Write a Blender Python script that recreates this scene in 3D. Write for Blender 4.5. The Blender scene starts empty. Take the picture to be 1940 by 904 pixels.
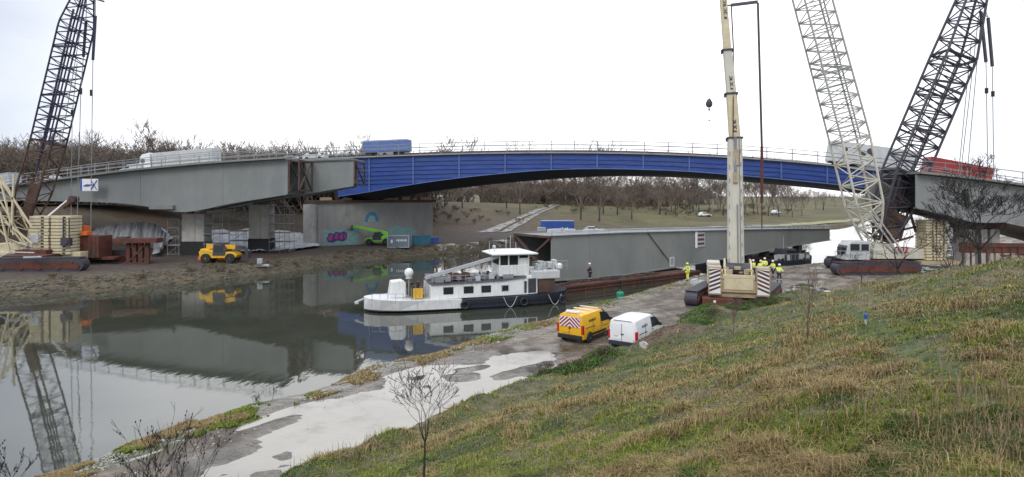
import bpy, math, random
import numpy as np
from mathutils import Vector, Matrix, Euler
random.seed(7); RNG = np.random.default_rng(11)
sc = bpy.context.scene
COL = sc.collection
R = math.radians
# ------------------------------------------------------------------ camera
F = 1156.0; CX = 970.0; HY = 370.0; HC = 9.4     # focal length in photo pixels, principal column, horizon row, eye height
cd = bpy.data.cameras.new('camera'); cam = bpy.data.objects.new('camera', cd); COL.objects.link(cam)
cam.location = (0, 0, HC); cam.rotation_euler = (R(90), 0, 0)
cd.sensor_width = 36; cd.lens = 36*F/1940; cd.shift_y = -(452-HY)/1940
cd.clip_start = 0.1; cd.clip_end = 6000
sc.camera = cam
# ------------------------------------------------------------------ world, sun, exposure
w = bpy.data.worlds.new('World'); sc.world = w; w.use_nodes = True
nt = w.node_tree; nt.nodes.clear(); N = nt.nodes.new; L = nt.links.new
SUN_EL, SUN_AZ = 40, 200
sky = N('ShaderNodeTexSky'); sky.sky_type = 'NISHITA'; sky.sun_disc = False
sky.sun_elevation = R(SUN_EL); sky.sun_rotation = R(SUN_AZ)
geo = N('ShaderNodeTexCoord')
sep = N('ShaderNodeSeparateXYZ'); L(geo.outputs['Generated'], sep.inputs[0])
# bright broad patch of thin cloud ahead of the camera, greyer away from it
dot = N('ShaderNodeVectorMath'); dot.operation = 'DOT_PRODUCT'; L(geo.outputs['Generated'], dot.inputs[0])
dot.inputs[1].default_value = Vector((0.06, 1, 0.10)).normalized()
mp = N('ShaderNodeMapping'); mp.inputs['Scale'].default_value = (2.2, 2.2, 6.0); L(geo.outputs['Generated'], mp.inputs[0])
no = N('ShaderNodeTexNoise'); no.inputs['Scale'].default_value = 1.3; no.inputs['Detail'].default_value = 6; no.inputs['Roughness'].default_value = .55
L(mp.outputs[0], no.inputs['Vector'])
ad = N('ShaderNodeMath'); ad.operation = 'MULTIPLY_ADD'; L(no.outputs['Fac'], ad.inputs[0]); ad.inputs[1].default_value = 0.22; L(dot.outputs['Value'], ad.inputs[2])
mr = N('ShaderNodeMapRange'); mr.interpolation_type = 'SMOOTHSTEP'; L(ad.outputs[0], mr.inputs[0])
mr.inputs[1].default_value = 0.80; mr.inputs[2].default_value = 1.04; mr.inputs[3].default_value = 0; mr.inputs[4].default_value = 1
cm = N('ShaderNodeMix'); cm.data_type = 'RGBA'; L(mr.outputs[0], cm.inputs['Factor'])
cm.inputs['A'].default_value = (6.3, 6.8, 7.8, 1); cm.inputs['B'].default_value = (13.0, 13.0, 13.2, 1)
# overcast sky: brighter overhead
mr2 = N('ShaderNodeMapRange'); L(sep.outputs['Z'], mr2.inputs[0]); mr2.inputs[1].default_value = .25; mr2.inputs[2].default_value = 1.0
mr2.inputs[3].default_value = 1.0; mr2.inputs[4].default_value = 1.9
sc1 = N('ShaderNodeVectorMath'); sc1.operation = 'SCALE'; L(cm.outputs['Result'], sc1.inputs[0]); L(mr2.outputs[0], sc1.inputs['Scale'])
mx = N('ShaderNodeMix'); mx.data_type = 'RGBA'; mx.inputs['Factor'].default_value = .93
L(sky.outputs[0], mx.inputs['A']); L(sc1.outputs[0], mx.inputs['B'])
bg = N('ShaderNodeBackground'); bg.inputs['Strength'].default_value = .1; L(mx.outputs['Result'], bg.inputs[0])
wo = N('ShaderNodeOutputWorld'); L(bg.outputs[0], wo.inputs[0])
sl = bpy.data.lights.new('sun', 'SUN'); sl.energy = 1.0; sl.angle = R(25); sl.color = (1, .97, .92)
so = bpy.data.objects.new('sun', sl); COL.objects.link(so)
_d = Vector((math.sin(R(SUN_AZ))*math.cos(R(SUN_EL)), math.cos(R(SUN_AZ))*math.cos(R(SUN_EL)), math.sin(R(SUN_EL))))
so.rotation_euler = (-_d).to_track_quat('-Z', 'Y').to_euler()
vs = sc.view_settings; vs.view_transform = 'Standard'; vs.look = 'None'; vs.gamma = 1; vs.exposure = .3; vs.use_curve_mapping = False
sc.render.engine = 'CYCLES'
sc.cycles.use_denoising = True; sc.cycles.max_bounces = 5; sc.cycles.diffuse_bounces = 2; sc.cycles.glossy_bounces = 3
sc.cycles.use_adaptive_sampling = True; sc.cycles.adaptive_threshold = .02

# ------------------------------------------------------------------ materials
def mat(name, col, rough=.7, var=.18, scale=3.0, metal=0.0, bump=0.0, bscale=None, col2=None, c2=(.5, .62), stretch=(1, 1, 1), spec=.5, ior=1.5, dscale=None, attr=None):
    m = bpy.data.materials.new(name); m.use_nodes = True
    t = m.node_tree; t.nodes.clear(); n = t.nodes.new; l = t.links.new
    b = n('ShaderNodeBsdfPrincipled'); o = n('ShaderNodeOutputMaterial'); l(b.outputs[0], o.inputs[0])
    b.inputs['Roughness'].default_value = rough; b.inputs['Metallic'].default_value = metal
    b.inputs['Specular IOR Level'].default_value = spec; b.inputs['IOR'].default_value = ior
    tc = n('ShaderNodeTexCoord'); mpn = n('ShaderNodeMapping'); mpn.inputs['Scale'].default_value = stretch; l(tc.outputs['Object'], mpn.inputs[0])
    nz = n('ShaderNodeTexNoise'); nz.inputs['Scale'].default_value = scale; nz.inputs['Detail'].default_value = 6; nz.inputs['Roughness'].default_value = .65
    l(mpn.outputs[0], nz.inputs['Vector'])
    mrn = n('ShaderNodeMapRange'); l(nz.outputs['Fac'], mrn.inputs[0]); mrn.inputs[1].default_value = .3; mrn.inputs[2].default_value = .7
    mrn.inputs[3].default_value = 1-var; mrn.inputs[4].default_value = 1+var
    sclr = n('ShaderNodeVectorMath'); sclr.operation = 'SCALE'; l(mrn.outputs[0], sclr.inputs['Scale'])
    src = None
    if attr:
        a = n('ShaderNodeAttribute'); a.attribute_name = attr; src = a.outputs['Color']
    if col2 is not None:
        nz2 = n('ShaderNodeTexNoise'); nz2.inputs['Scale'].default_value = dscale or scale*.45; nz2.inputs['Detail'].default_value = 7; nz2.inputs['Roughness'].default_value = .7
        l(mpn.outputs[0], nz2.inputs['Vector'])
        m2 = n('ShaderNodeMapRange'); m2.interpolation_type = 'SMOOTHSTEP'; l(nz2.outputs['Fac'], m2.inputs[0]); m2.inputs[1].default_value = c2[0]; m2.inputs[2].default_value = c2[1]
        mixn = n('ShaderNodeMix'); mixn.data_type = 'RGBA'; l(m2.outputs[0], mixn.inputs['Factor'])
        mixn.inputs['A'].default_value = (*col, 1); mixn.inputs['B'].default_value = (*col2, 1)
        if src: l(src, mixn.inputs['A'])
        src = mixn.outputs['Result']
    if src: l(src, sclr.inputs[0])
    else: sclr.inputs[0].default_value = col
    l(sclr.outputs[0], b.inputs['Base Color'])
    if bump:
        nb = n('ShaderNodeTexNoise'); nb.inputs['Scale'].default_value = bscale or scale*4; nb.inputs['Detail'].default_value = 5
        l(mpn.outputs[0], nb.inputs['Vector'])
        bp = n('ShaderNodeBump'); bp.inputs['Strength'].default_value = 1; bp.inputs['Distance'].default_value = bump
        l(nb.outputs['Fac'], bp.inputs['Height']); l(bp.outputs[0], b.inputs['Normal'])
    return m
M = {}
M['steel_grey'] = mat('grey_girder_paint', (.23, .24, .232), .5, .13, .5, col2=(.185, .198, .19), c2=(.45, .65), stretch=(.5, .5, .25))
M['steel_grey2'] = mat('grey_flange_paint', (.20, .215, .20), .5, .15, 1)
M['float_grey'] = mat('floated_girder_paint', (.225, .23, .212), .5, .12, .5, col2=(.185, .192, .178), c2=(.45, .65), stretch=(.6, .6, .25))
M['blue'] = mat('blue_girder_paint', (.026, .066, .27), .5, .28, 1.2, col2=(.045, .085, .22), c2=(.5, .7), stretch=(.4, .4, 2))
M['blue_rib'] = mat('light_blue_rib', (.10, .16, .38), .5, .15, 2)
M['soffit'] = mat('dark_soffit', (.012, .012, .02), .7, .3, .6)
M['concrete'] = mat('concrete', (.46, .44, .40), .85, .16, 1.2, col2=(.32, .30, .27), c2=(.5, .7), bump=.01, bscale=20)
M['concrete_d'] = mat('weathered_concrete', (.33, .315, .29), .85, .15, .8, col2=(.22, .205, .185), c2=(.5, .72), stretch=(1, 1, .4))
M['black'] = mat('black_rubber', (.018, .018, .02), .6, .3, 4)
M['dark'] = mat('dark_painted_steel', (.055, .05, .062), .5, .3, 3)
M['navy'] = mat('dark_navy_steel', (.022, .02, .05), .5, .3, 3)
M['darkblue'] = mat('dark_hull_paint', (.028, .03, .045), .4, .25, 1.5)
M['rust'] = mat('rusty_red_steel', (.12, .035, .022), .8, .35, 1.5, col2=(.07, .04, .03), c2=(.45, .65))
M['rustbrown'] = mat('brown_rusted_steel', (.10, .055, .04), .8, .35, 1.5, col2=(.05, .035, .03), c2=(.45, .65))
M['cream'] = mat('cream_crane_paint', (.60, .52, .34), .5, .12, 2, col2=(.42, .34, .2), c2=(.55, .75))
M['cream_pale'] = mat('pale_cream_paint', (.56, .53, .44), .5, .12, 1.2, col2=(.43, .39, .31), c2=(.55, .75), stretch=(1, 1, .3))
M['tan'] = mat('tan_cab_paint', (.42, .33, .21), .55, .14, 2, col2=(.3, .2, .11), c2=(.55, .75))
M['lat_white'] = mat('off_white_lattice', (.40, .39, .36), .5, .12, 2)
M['white'] = mat('white_paint', (.80, .80, .79), .35, .05, 1.5, col2=(.62, .62, .60), c2=(.6, .8))
M['white_d'] = mat('dirty_white', (.52, .53, .52), .55, .14, 1.2, col2=(.36, .36, .35), c2=(.5, .75), stretch=(1, 1, .5))
M['grey'] = mat('mid_grey', (.22, .23, .24), .6, .15, 2)
M['lgrey'] = mat('light_grey', (.42, .43, .44), .6, .15, 2)
M['galv'] = mat('galvanised_steel', (.30, .31, .31), .5, .2, 3)
M['yellow'] = mat('yellow_van_paint', (.78, .42, .012), .3, .07, 1.2, col2=(.55, .31, .04), c2=(.55, .75), dscale=2.5)
M['yellowm'] = mat('machine_yellow', (.72, .40, .02), .45, .14, 2)
M['green'] = mat('machine_green', (.20, .60, .05), .45, .14, 2)
M['buoy'] = mat('buoy_green', (.01, .22, .12), .5, .15, 4)
M['glass'] = mat('dark_glass', (.02, .025, .03), .08, .1, 2, ior=1.6)
M['red'] = mat('red_container', (.30, .03, .022), .5, .14, 1.5)
M['redlamp'] = mat('red_lamp_lens', (.45, .01, .01), .2, .05, 2)
M['bluec'] = mat('blue_container_paint', (.03, .09, .34), .5, .14, 1)
M['teal'] = mat('teal_paint', (.03, .13, .19), .55, .2, 1.5)
M['orange'] = mat('orange_plastic', (.75, .16, .03), .55, .12, 2)
M['hivis'] = mat('hi_vis_yellow', (.72, .86, .05), .7, .08, 8)
M['hivis_o'] = mat('hi_vis_orange', (.85, .25, .03), .7, .08, 8)
M['reflective'] = mat('silver_tape', (.75, .75, .75), .4, .03, 8)
M['cloth_dark'] = mat('dark_workwear', (.03, .035, .05), .8, .2, 8)
M['skin'] = mat('skin', (.50, .30, .22), .55, .05, 5)
M['bark'] = mat('bark', (.075, .062, .052), .9, .3, 6, bump=.01)
M['bark_d'] = mat('dark_bark', (.035, .03, .028), .9, .3, 6, bump=.01)
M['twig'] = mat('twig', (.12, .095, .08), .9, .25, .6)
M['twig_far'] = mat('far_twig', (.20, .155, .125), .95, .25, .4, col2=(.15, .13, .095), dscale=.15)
M['twig_red'] = mat('reddish_twig', (.17, .10, .09), .9, .2, .6)
M['leaf'] = mat('evergreen_leaf', (.055, .075, .028), .8, .35, 2)
M['tarp'] = mat('grey_sheeting', (.55, .56, .57), .55, .2, .9, col2=(.38, .385, .39), c2=(.45, .6), stretch=(2.2, 2.2, .5), bump=.06, bscale=1.5)
M['stone'] = mat('pale_stone', (.36, .34, .30), .9, .3, 3)
M['gravel_road'] = mat('pale_gravel_track', (.31, .295, .27), .95, .25, .8, bump=.02, bscale=6, col2=(.12, .10, .07), c2=(.48, .60), dscale=.7)
M['path'] = mat('pale_grass_path', (.30, .28, .15), .95, .2, .6)
M['grassmat'] = mat('grass_blade', (1, 1, 1), .75, .12, .6, attr='Col', spec=.25)
M['lorryblue'] = mat('faded_blue_curtain', (.09, .15, .34), .6, .14, 1)
M['gap_shade'] = mat('painted_gap_shade', (.05, .035, .03), .8, .2, 2)  # dark colour imitates shade in the ballast plates' notches and gaps
M['boat_white'] = mat('weathered_boat_white', (.74, .74, .72), .4, .07, 1.5, col2=(.47, .44, .40), c2=(.52, .74), stretch=(2.5, 2.5, .35), dscale=2)
M['cabin_grey'] = mat('site_box_grey', (.17, .21, .25), .55, .15, 1)
M['chev'] = mat('chevron_red', (.30, .015, .03), .5, .05, 2)
M['pink'] = mat('graffiti_pink', (.38, .07, .26), .8, .2, 4)
M['gteal'] = mat('graffiti_pale_teal', (.24, .40, .38), .85, .2, 2)
M['gblue'] = mat('graffiti_blue', (.08, .22, .40), .8, .2, 3)
M['gpurple'] = mat('graffiti_purple', (.10, .05, .16), .8, .2, 3)

# ------------------------------------------------------------------ object helpers
def link(o, parent=None):
    COL.objects.link(o)
    if parent: o.parent = parent
    return o
def tag(o, label=None, cat=None, group=None, kind=None):
    if label: o['label'] = label
    if cat: o['category'] = cat
    if group: o['group'] = group
    if kind: o['kind'] = kind
    return o
def empty(name, loc=(0, 0, 0), rz=0.0, label=None, cat=None, group=None):
    o = bpy.data.objects.new(name, None); o.empty_display_size = .3; COL.objects.link(o)
    o.location = loc; o.rotation_euler = (0, 0, rz); tag(o, label, cat, group); return o
def descend(o):
    out = []
    for c in o.children: out.append(c); out += descend(c)
    return out
def rebase(root, loc):                       # parts were modelled in world coordinates: move the root to the thing's base
    loc = Vector(loc); root.location = loc
    done = set()
    for c in descend(root):
        if c.type == 'MESH' and c.data.name not in done:
            c.data.transform(Matrix.Translation(-loc)); done.add(c.data.name)
def copy_tree(o, parent=None):
    c = o.copy(); COL.objects.link(c); c.parent = parent
    for ch in list(o.children): copy_tree(ch, c)
    return c
class MB:
    def __init__(s): s.v = []; s.f = []; s.m = []
    def add(s, vs, fs, mi=0):
        b = len(s.v); s.v += [tuple(p) for p in vs]; s.f += [tuple(i+b for i in f) for f in fs]; s.m += [mi]*len(fs); return s
    def box(s, c, size, rz=0, mi=0, M4=None):
        x, y, z = [a/2 for a in size]
        vs = [Vector((i*x, j*y, k*z)) for i in (-1, 1) for j in (-1, 1) for k in (-1, 1)]
        m = (Matrix.Translation(Vector(c)) @ Matrix.Rotation(rz, 4, 'Z')) if M4 is None else Matrix.Translation(Vector(c)) @ M4
        vs = [m @ v for v in vs]
        return s.add(vs, [(0, 1, 3, 2), (4, 6, 7, 5), (0, 4, 5, 1), (2, 3, 7, 6), (0, 2, 6, 4), (1, 5, 7, 3)], mi)
    def beam(s, p0, p1, w, h=None, mi=0, up=(0, 0, 1)):
        p0 = Vector(p0); p1 = Vector(p1); h = h or w; d = (p1-p0)
        if d.length < 1e-6: return s
        d.normalize(); u = Vector(up)
        if abs(d.dot(u)) > .98: u = Vector((0, 1, 0))
        a = d.cross(u).normalized()*w/2; b = a.cross(d).normalized()*h/2
        vs = [p0-a-b, p0+a-b, p0+a+b, p0-a+b, p1-a-b, p1+a-b, p1+a+b, p1-a+b]
        return s.add(vs, [(0, 3, 2, 1), (4, 5, 6, 7), (0, 1, 5, 4), (1, 2, 6, 5), (2, 3, 7, 6), (3, 0, 4, 7)], mi)
    def tube(s, p0, p1, r0, r1=None, n=6, mi=0, cap=True):
        p0 = Vector(p0); p1 = Vector(p1); r1 = r0 if r1 is None else r1; d = p1-p0
        if d.length < 1e-6: return s
        d.normalize(); u = Vector((0, 0, 1)) if abs(d.z) < .9 else Vector((1, 0, 0))
        a = d.cross(u).normalized(); b = d.cross(a)
        vs = []
        for p, r in ((p0, r0), (p1, r1)):
            for i in range(n):
                t = 2*math.pi*i/n; vs.append(p+(a*math.cos(t)+b*math.sin(t))*r)
        fs = [(i, (i+1) % n, n+(i+1) % n, n+i) for i in range(n)]
        if cap: fs += [tuple(range(n-1, -1, -1)), tuple(range(n, 2*n))]
        return s.add(vs, fs, mi)
    def path(s, pts, r, n=5, mi=0):
        for a, b in zip(pts[:-1], pts[1:]): s.tube(a, b, r, n=n, mi=mi)
        return s
    def prism(s, outline, O, A, B, C, mi=0):       # outline in the plane (A,B) through O, extruded along vector C
        O = Vector(O); A = Vector(A); B = Vector(B); C = Vector(C); n = len(outline)
        vs = [O+A*a+B*b for a, b in outline]+[O+A*a+B*b+C for a, b in outline]
        return s.add(vs, [tuple(range(n)), tuple(range(2*n-1, n-1, -1))]+[(i, n+i, n+(i+1) % n, (i+1) % n) for i in range(n)], mi)
    def strip(s, top, bot, C, mi=0):               # wall panel between two polylines, extruded along C
        n = len(top); C = Vector(C); T = [Vector(p) for p in top]; Bt = [Vector(p) for p in bot]
        vs = T+Bt+[p+C for p in T]+[p+C for p in Bt]
        fs = []
        for i in range(n-1):
            fs += [(i, i+1, n+i+1, n+i), (2*n+i, 3*n+i, 3*n+i+1, 2*n+i+1), (i, 2*n+i, 2*n+i+1, i+1), (n+i, n+i+1, 3*n+i+1, 3*n+i)]
        fs += [(0, n, 3*n, 2*n), (n-1, 3*n-1, 4*n-1, 2*n-1)]
        return s.add(vs, fs, mi)
    def lathe(s, prof, c, n=16, ax='Z', mi=0, M4=None):
        c = Vector(c); vs = []
        for r, z in prof:
            for i in range(n):
                t = 2*math.pi*i/n; p = Vector((r*math.cos(t), r*math.sin(t), z))
                if ax == 'Y': p = Vector((p.x, p.z, p.y))
                if ax == 'X': p = Vector((p.z, p.x, p.y))
                if M4 is not None: p = M4 @ p
                vs.append(c+p)
        k = len(prof); fs = []
        for j in range(k-1):
            for i in range(n): fs.append((j*n+i, j*n+(i+1) % n, (j+1)*n+(i+1) % n, (j+1)*n+i))
        fs += [tuple(range(n)), tuple((k-1)*n+i for i in range(n))]
        return s.add(vs, fs, mi)
    def ball(s, c, r, n=10, mi=0, sq=(1, 1, 1)):
        c = Vector(c); rings = n//2+1; vs = []; fs = []
        for j in range(1, rings):
            th = math.pi*j/rings
            for i in range(n):
                ph = 2*math.pi*i/n; vs.append(c+Vector((r*sq[0]*math.sin(th)*math.cos(ph), r*sq[1]*math.sin(th)*math.sin(ph), r*sq[2]*math.cos(th))))
        vs += [c+Vector((0, 0, r*sq[2])), c-Vector((0, 0, r*sq[2]))]; T = len(vs)-2
        for j in range(rings-2):
            for i in range(n): fs.append((j*n+i, j*n+(i+1) % n, (j+1)*n+(i+1) % n, (j+1)*n+i))
        for i in range(n): fs.append((T, (i+1) % n, i)); fs.append((T+1, (rings-2)*n+i, (rings-2)*n+(i+1) % n))
        return s.add(vs, fs, mi)
    def loft(s, rings, mi=0, caps=True):
        n = len(rings[0]); vs = [p for r in rings for p in r]; fs = []
        for j in range(len(rings)-1):
            for i in range(n): fs.append((j*n+i, j*n+(i+1) % n, (j+1)*n+(i+1) % n, (j+1)*n+i))
        if caps: fs += [tuple(range(n)), tuple((len(rings)-1)*n+i for i in range(n))]
        return s.add(vs, fs, mi)
    def build(s, name, mats, parent=None, bevel=0, smooth=False, fix=True):
        me = bpy.data.meshes.new(name); me.from_pydata(s.v, [], s.f)
        if not isinstance(mats, (list, tuple)): mats = [mats]
        for m_ in mats: me.materials.append(m_)
        if len(mats) > 1: me.polygons.foreach_set('material_index', s.m)
        if fix:
            import bmesh
            bm = bmesh.new(); bm.from_mesh(me); bmesh.ops.recalc_face_normals(bm, faces=bm.faces); bm.to_mesh(me); bm.free()
        if smooth: me.polygons.foreach_set('use_smooth', [True]*len(me.polygons))
        o = bpy.data.objects.new(name, me); link(o, parent)
        if bevel:
            b = o.modifiers.new('bevel', 'BEVEL'); b.width = bevel; b.segments = 2; b.limit_method = 'ANGLE'; b.angle_limit = R(35)
        return o
def text_obj(txt, size, mtx, m, parent, name='lettering', depth=.01, bold=True):
    cu = bpy.data.curves.new(name, 'FONT'); cu.body = txt; cu.size = size; cu.extrude = depth; cu.align_x = 'CENTER'; cu.align_y = 'CENTER'
    if bold: cu.offset = size*.012
    cu.resolution_u = 2
    o = bpy.data.objects.new('tmp', cu); COL.objects.link(o)
    dg = bpy.context.evaluated_depsgraph_get(); me = bpy.data.meshes.new_from_object(o.evaluated_get(dg))
    bpy.data.objects.remove(o); me.transform(mtx); me.materials.clear(); me.materials.append(m); me.name = name
    return link(bpy.data.objects.new(name, me), parent)
def P(px, py, Y): return Vector(((px-CX)*Y/F, Y, HC-(py-HY)*Y/F))
def W(px, py, z=0.0):
    Y = F*(HC-z)/(py-HY); return Vector(((px-CX)*Y/F, Y, z))
# ------------------------------------------------------------------ terrain
U = (.604, .797)                                         # direction of the canal; s runs along it, t across it
def st(x, y): return U[0]*x+U[1]*y, U[1]*x-U[0]*y
def xy(s, t): return U[0]*s+U[1]*t, U[1]*s-U[0]*t
def _h(ix, iy, seed):
    n = (ix.astype(np.int64)*374761393+iy.astype(np.int64)*668265263+seed*1442695041) & 0x7fffffff
    n = ((n ^ (n >> 13))*1274126177) & 0x7fffffff
    return ((n ^ (n >> 16)) & 0xffff)/65535.0
def vnoise(x, y, seed=0):
    x = np.asarray(x, float); y = np.asarray(y, float); ix = np.floor(x); iy = np.floor(y); fx = x-ix; fy = y-iy
    fx = fx*fx*(3-2*fx); fy = fy*fy*(3-2*fy)
    a = _h(ix, iy, seed); b = _h(ix+1, iy, seed); c = _h(ix, iy+1, seed); d = _h(ix+1, iy+1, seed)
    return (a*(1-fx)+b*fx)*(1-fy)+(c*(1-fx)+d*fx)*fy
def fbm(x, y, sc_=1.0, oct_=4, seed=0):
    v = 0; a = .5; tot = 0
    for k in range(oct_): v = v+a*vnoise(np.asarray(x)*sc_*2**k+k*17.3, np.asarray(y)*sc_*2**k-k*9.1, seed+k); tot += a; a *= .55
    return v/tot
def sstep(a, b, x): t = np.clip((x-a)/(b-a), 0, 1); return t*t*(3-2*t)
def tn(s): return np.interp(s, [-60, 0, 20, 66, 76, 88, 110, 130, 900], [-24, -24.6, -25.6, -25.6, -22, -17, -12, -8, -8])
def tf(s): return np.interp(s, [-60, 16, 20, 28, 34, 44, 53, 64, 76, 115, 150, 185, 216, 424, 700, 1500], [-71, -70.2, -69.5, -67.2, -66.6, -67.2, -68.3, -69, -65.5, -62, -54, -41, -30, -36, -60, -90])
PUD = [(300, 960), (395, 870), (470, 850), (450, 826), (430, 802), (520, 778), (600, 757), (715, 737), (738, 702), (800, 690), (905, 688),
       (930, 672), (1000, 664), (1055, 655), (1068, 703), (1000, 722), (930, 752), (850, 785), (760, 830), (700, 858), (610, 905), (560, 960)]
PW = np.array([tuple(W(a, b, .8))[:2] for a, b in PUD])
MUD = [[(940, 712), (985, 700), (1040, 686), (1036, 692), (985, 708), (945, 718)], [(850, 712), (900, 708), (895, 718), (860, 720)],
       [(400, 842), (470, 815), (560, 788), (545, 800), (480, 826)], [(330, 890), (420, 858), (475, 852), (430, 872)], [(1000, 712), (1040, 702), (1036, 708)],
       [(870, 700), (915, 694), (912, 698), (872, 705)]]
MW = [np.array([tuple(W(a, b, .8))[:2] for a, b in q]) for q in MUD]
def sdist(x, y, poly):
    x = np.asarray(x, float); y = np.asarray(y, float); d = np.full(x.shape, 1e9); ins = np.zeros(x.shape, bool); n = len(poly)
    for i in range(n):
        ax, ay = poly[i]; bx, by = poly[(i+1) % n]
        ex, ey = bx-ax, by-ay; wx, wy = x-ax, y-ay
        tt = np.clip((wx*ex+wy*ey)/(ex*ex+ey*ey+1e-12), 0, 1)
        d = np.minimum(d, np.hypot(wx-ex*tt, wy-ey*tt))
        c = ((ay > y) != (by > y)) & (x < (bx-ax)*(y-ay)/((by-ay) if by != ay else 1e-9)+ax); ins ^= c
    return np.where(ins, -d, d)
def puddle_field(x, y):
    wig = .55*(fbm(x, y, .9, 4, 31)-.5)+.26*(fbm(x, y, 4, 3, 35)-.5)
    d = sdist(x, y, PW)+wig
    for q in MW: d = np.maximum(d, -(sdist(x, y, q)+wig*.5)+.02)
    return d
HEAPS = [(9.0, 32.2, 1.7, .5), (7.0, 31.2, 1.1, .35), (12.0, 38.2, 2.2, .5), (4.2, 27.2, 1.6, .35)]
def H(x, y):
    x = np.asarray(x, float); y = np.asarray(y, float); s, t = st(x, y); a = tn(s); b = tf(s)
    wob = (fbm(x, y, .25, 4, 3)-.5)*1.4
    dn = t-a+wob
    zn = np.interp(dn, [-4, 0, .9, 2.2, 3.4, 5], [-1.7, -.04, .42, .74, .84, .87])
    toe = t+wob*.6-np.interp(s, [20, 27, 38, 45, 62], [0, 1.0, 1.2, 3.3, 3.3])
    hill = np.interp(toe, [-16.4, -15.2, -8, 0, 6, 20, 80], [0, .42, 2.85, 5.65, 7.1, 7.7, 8.0])
    S = 1-sstep(21.3, 30, x+(fbm(x, y, .3, 3, 9)-.5)*1.2)
    zn = zn+hill*S
    onhill = sstep(-16.2, -14.5, toe)*S
    zn = zn+onhill*((fbm(x, y, .35, 4, 5)-.5)*.55+(fbm(x, y, 1.8, 3, 6)-.5)*.22)+(1-onhill)*(dn > 0)*(fbm(x, y, .8, 4, 8)-.5)*.05
    zn = zn+np.exp(-((toe+14.6)/1.0)**2)*.45*S*(.1+1.8*fbm(s, t*0, .55, 3, 12))
    for hx, hy, hr, hh in HEAPS: zn = zn+hh*np.exp(-((x-hx)**2+(y-hy)**2)/hr**2)*(.75+.5*fbm(x, y, 1.5, 3, 19))
    pd = puddle_field(x, y); near = (np.abs(s-20) < 45) & (t > -26) & (t < -10)
    zn = np.where(near, zn-.09*sstep(.10, -.35, pd)*(1-onhill), zn)
    df = b-t+(fbm(x, y, .12, 4, 4)-.5)*1.4
    plate = sstep(120, 230, s)                              # the far land sinks to the plain downstream
    zf = np.interp(df, [-4, 0, 1.6, 4, 20, 60, 200, 600], [-1.7, -.04, .8, 1.3, 1.5, 7.3, 9.2, 10])
    zf2 = np.interp(df, [-4, 0, 1.6, 4, 20, 60, 200, 600], [-1.7, -.04, .8, 1.3, 1.8, 4.6, 6.0, 6.0])
    zf = zf*(1-plate)+zf2*plate+(df > 3)*(fbm(x, y, .15, 4, 15)-.5)*.7*np.clip((df-3)/20, .1, 1)
    mid = (a+b)/2
    return np.where(t > mid, zn, zf)
def Hs(x, y): return float(H(np.array([x]), np.array([y]))[0])
def G(px, py, y0=5, y1=900):
    Ys = np.concatenate([np.arange(y0, 120, .12), np.arange(120, y1, .8)]); xs = (px-CX)*Ys/F; zs = HC-(py-HY)*Ys/F
    h = H(xs, Ys); k = np.argmax(zs < h)
    return Vector((xs[k], Ys[k], h[k]))
sv = np.concatenate([np.arange(-60, 0, 1.5), np.arange(0, 60, .24), np.arange(60, 130, .6), np.arange(130, 300, 2.5), np.arange(300, 1900, 25)])
tv = np.concatenate([np.arange(-1100, -200, 25), np.arange(-200, -100, 2.5), np.arange(-100, -60, .7), np.arange(-60, -34, 2), np.arange(-34, -27, .6), np.arange(-27, 6, .22), np.arange(6, 30, 1), np.arange(30, 600, 20)])
SS, TT = np.meshgrid(sv, tv, indexing='ij'); GX, GY = xy(SS, TT)
GZ = H(GX.ravel(), GY.ravel()).reshape(GX.shape)
def grid_mesh(name, X, Y, Z):
    n, m = X.shape; me = bpy.data.meshes.new(name)
    me.vertices.add(n*m); me.vertices.foreach_set('co', np.stack([X, Y, Z], -1).ravel())
    i = np.arange(n*m).reshape(n, m); q = np.stack([i[:-1, :-1], i[1:, :-1], i[1:, 1:], i[:-1, 1:]], -1).reshape(-1, 4)
    me.loops.add(q.size); me.loops.foreach_set('vertex_index', q.ravel().astype(np.int32))
    me.polygons.add(len(q)); me.polygons.foreach_set('loop_start', np.arange(0, q.size, 4, dtype=np.int32))
    me.polygons.foreach_set('use_smooth', np.ones(len(q), bool)); me.update(); me.validate(); return me
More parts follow.
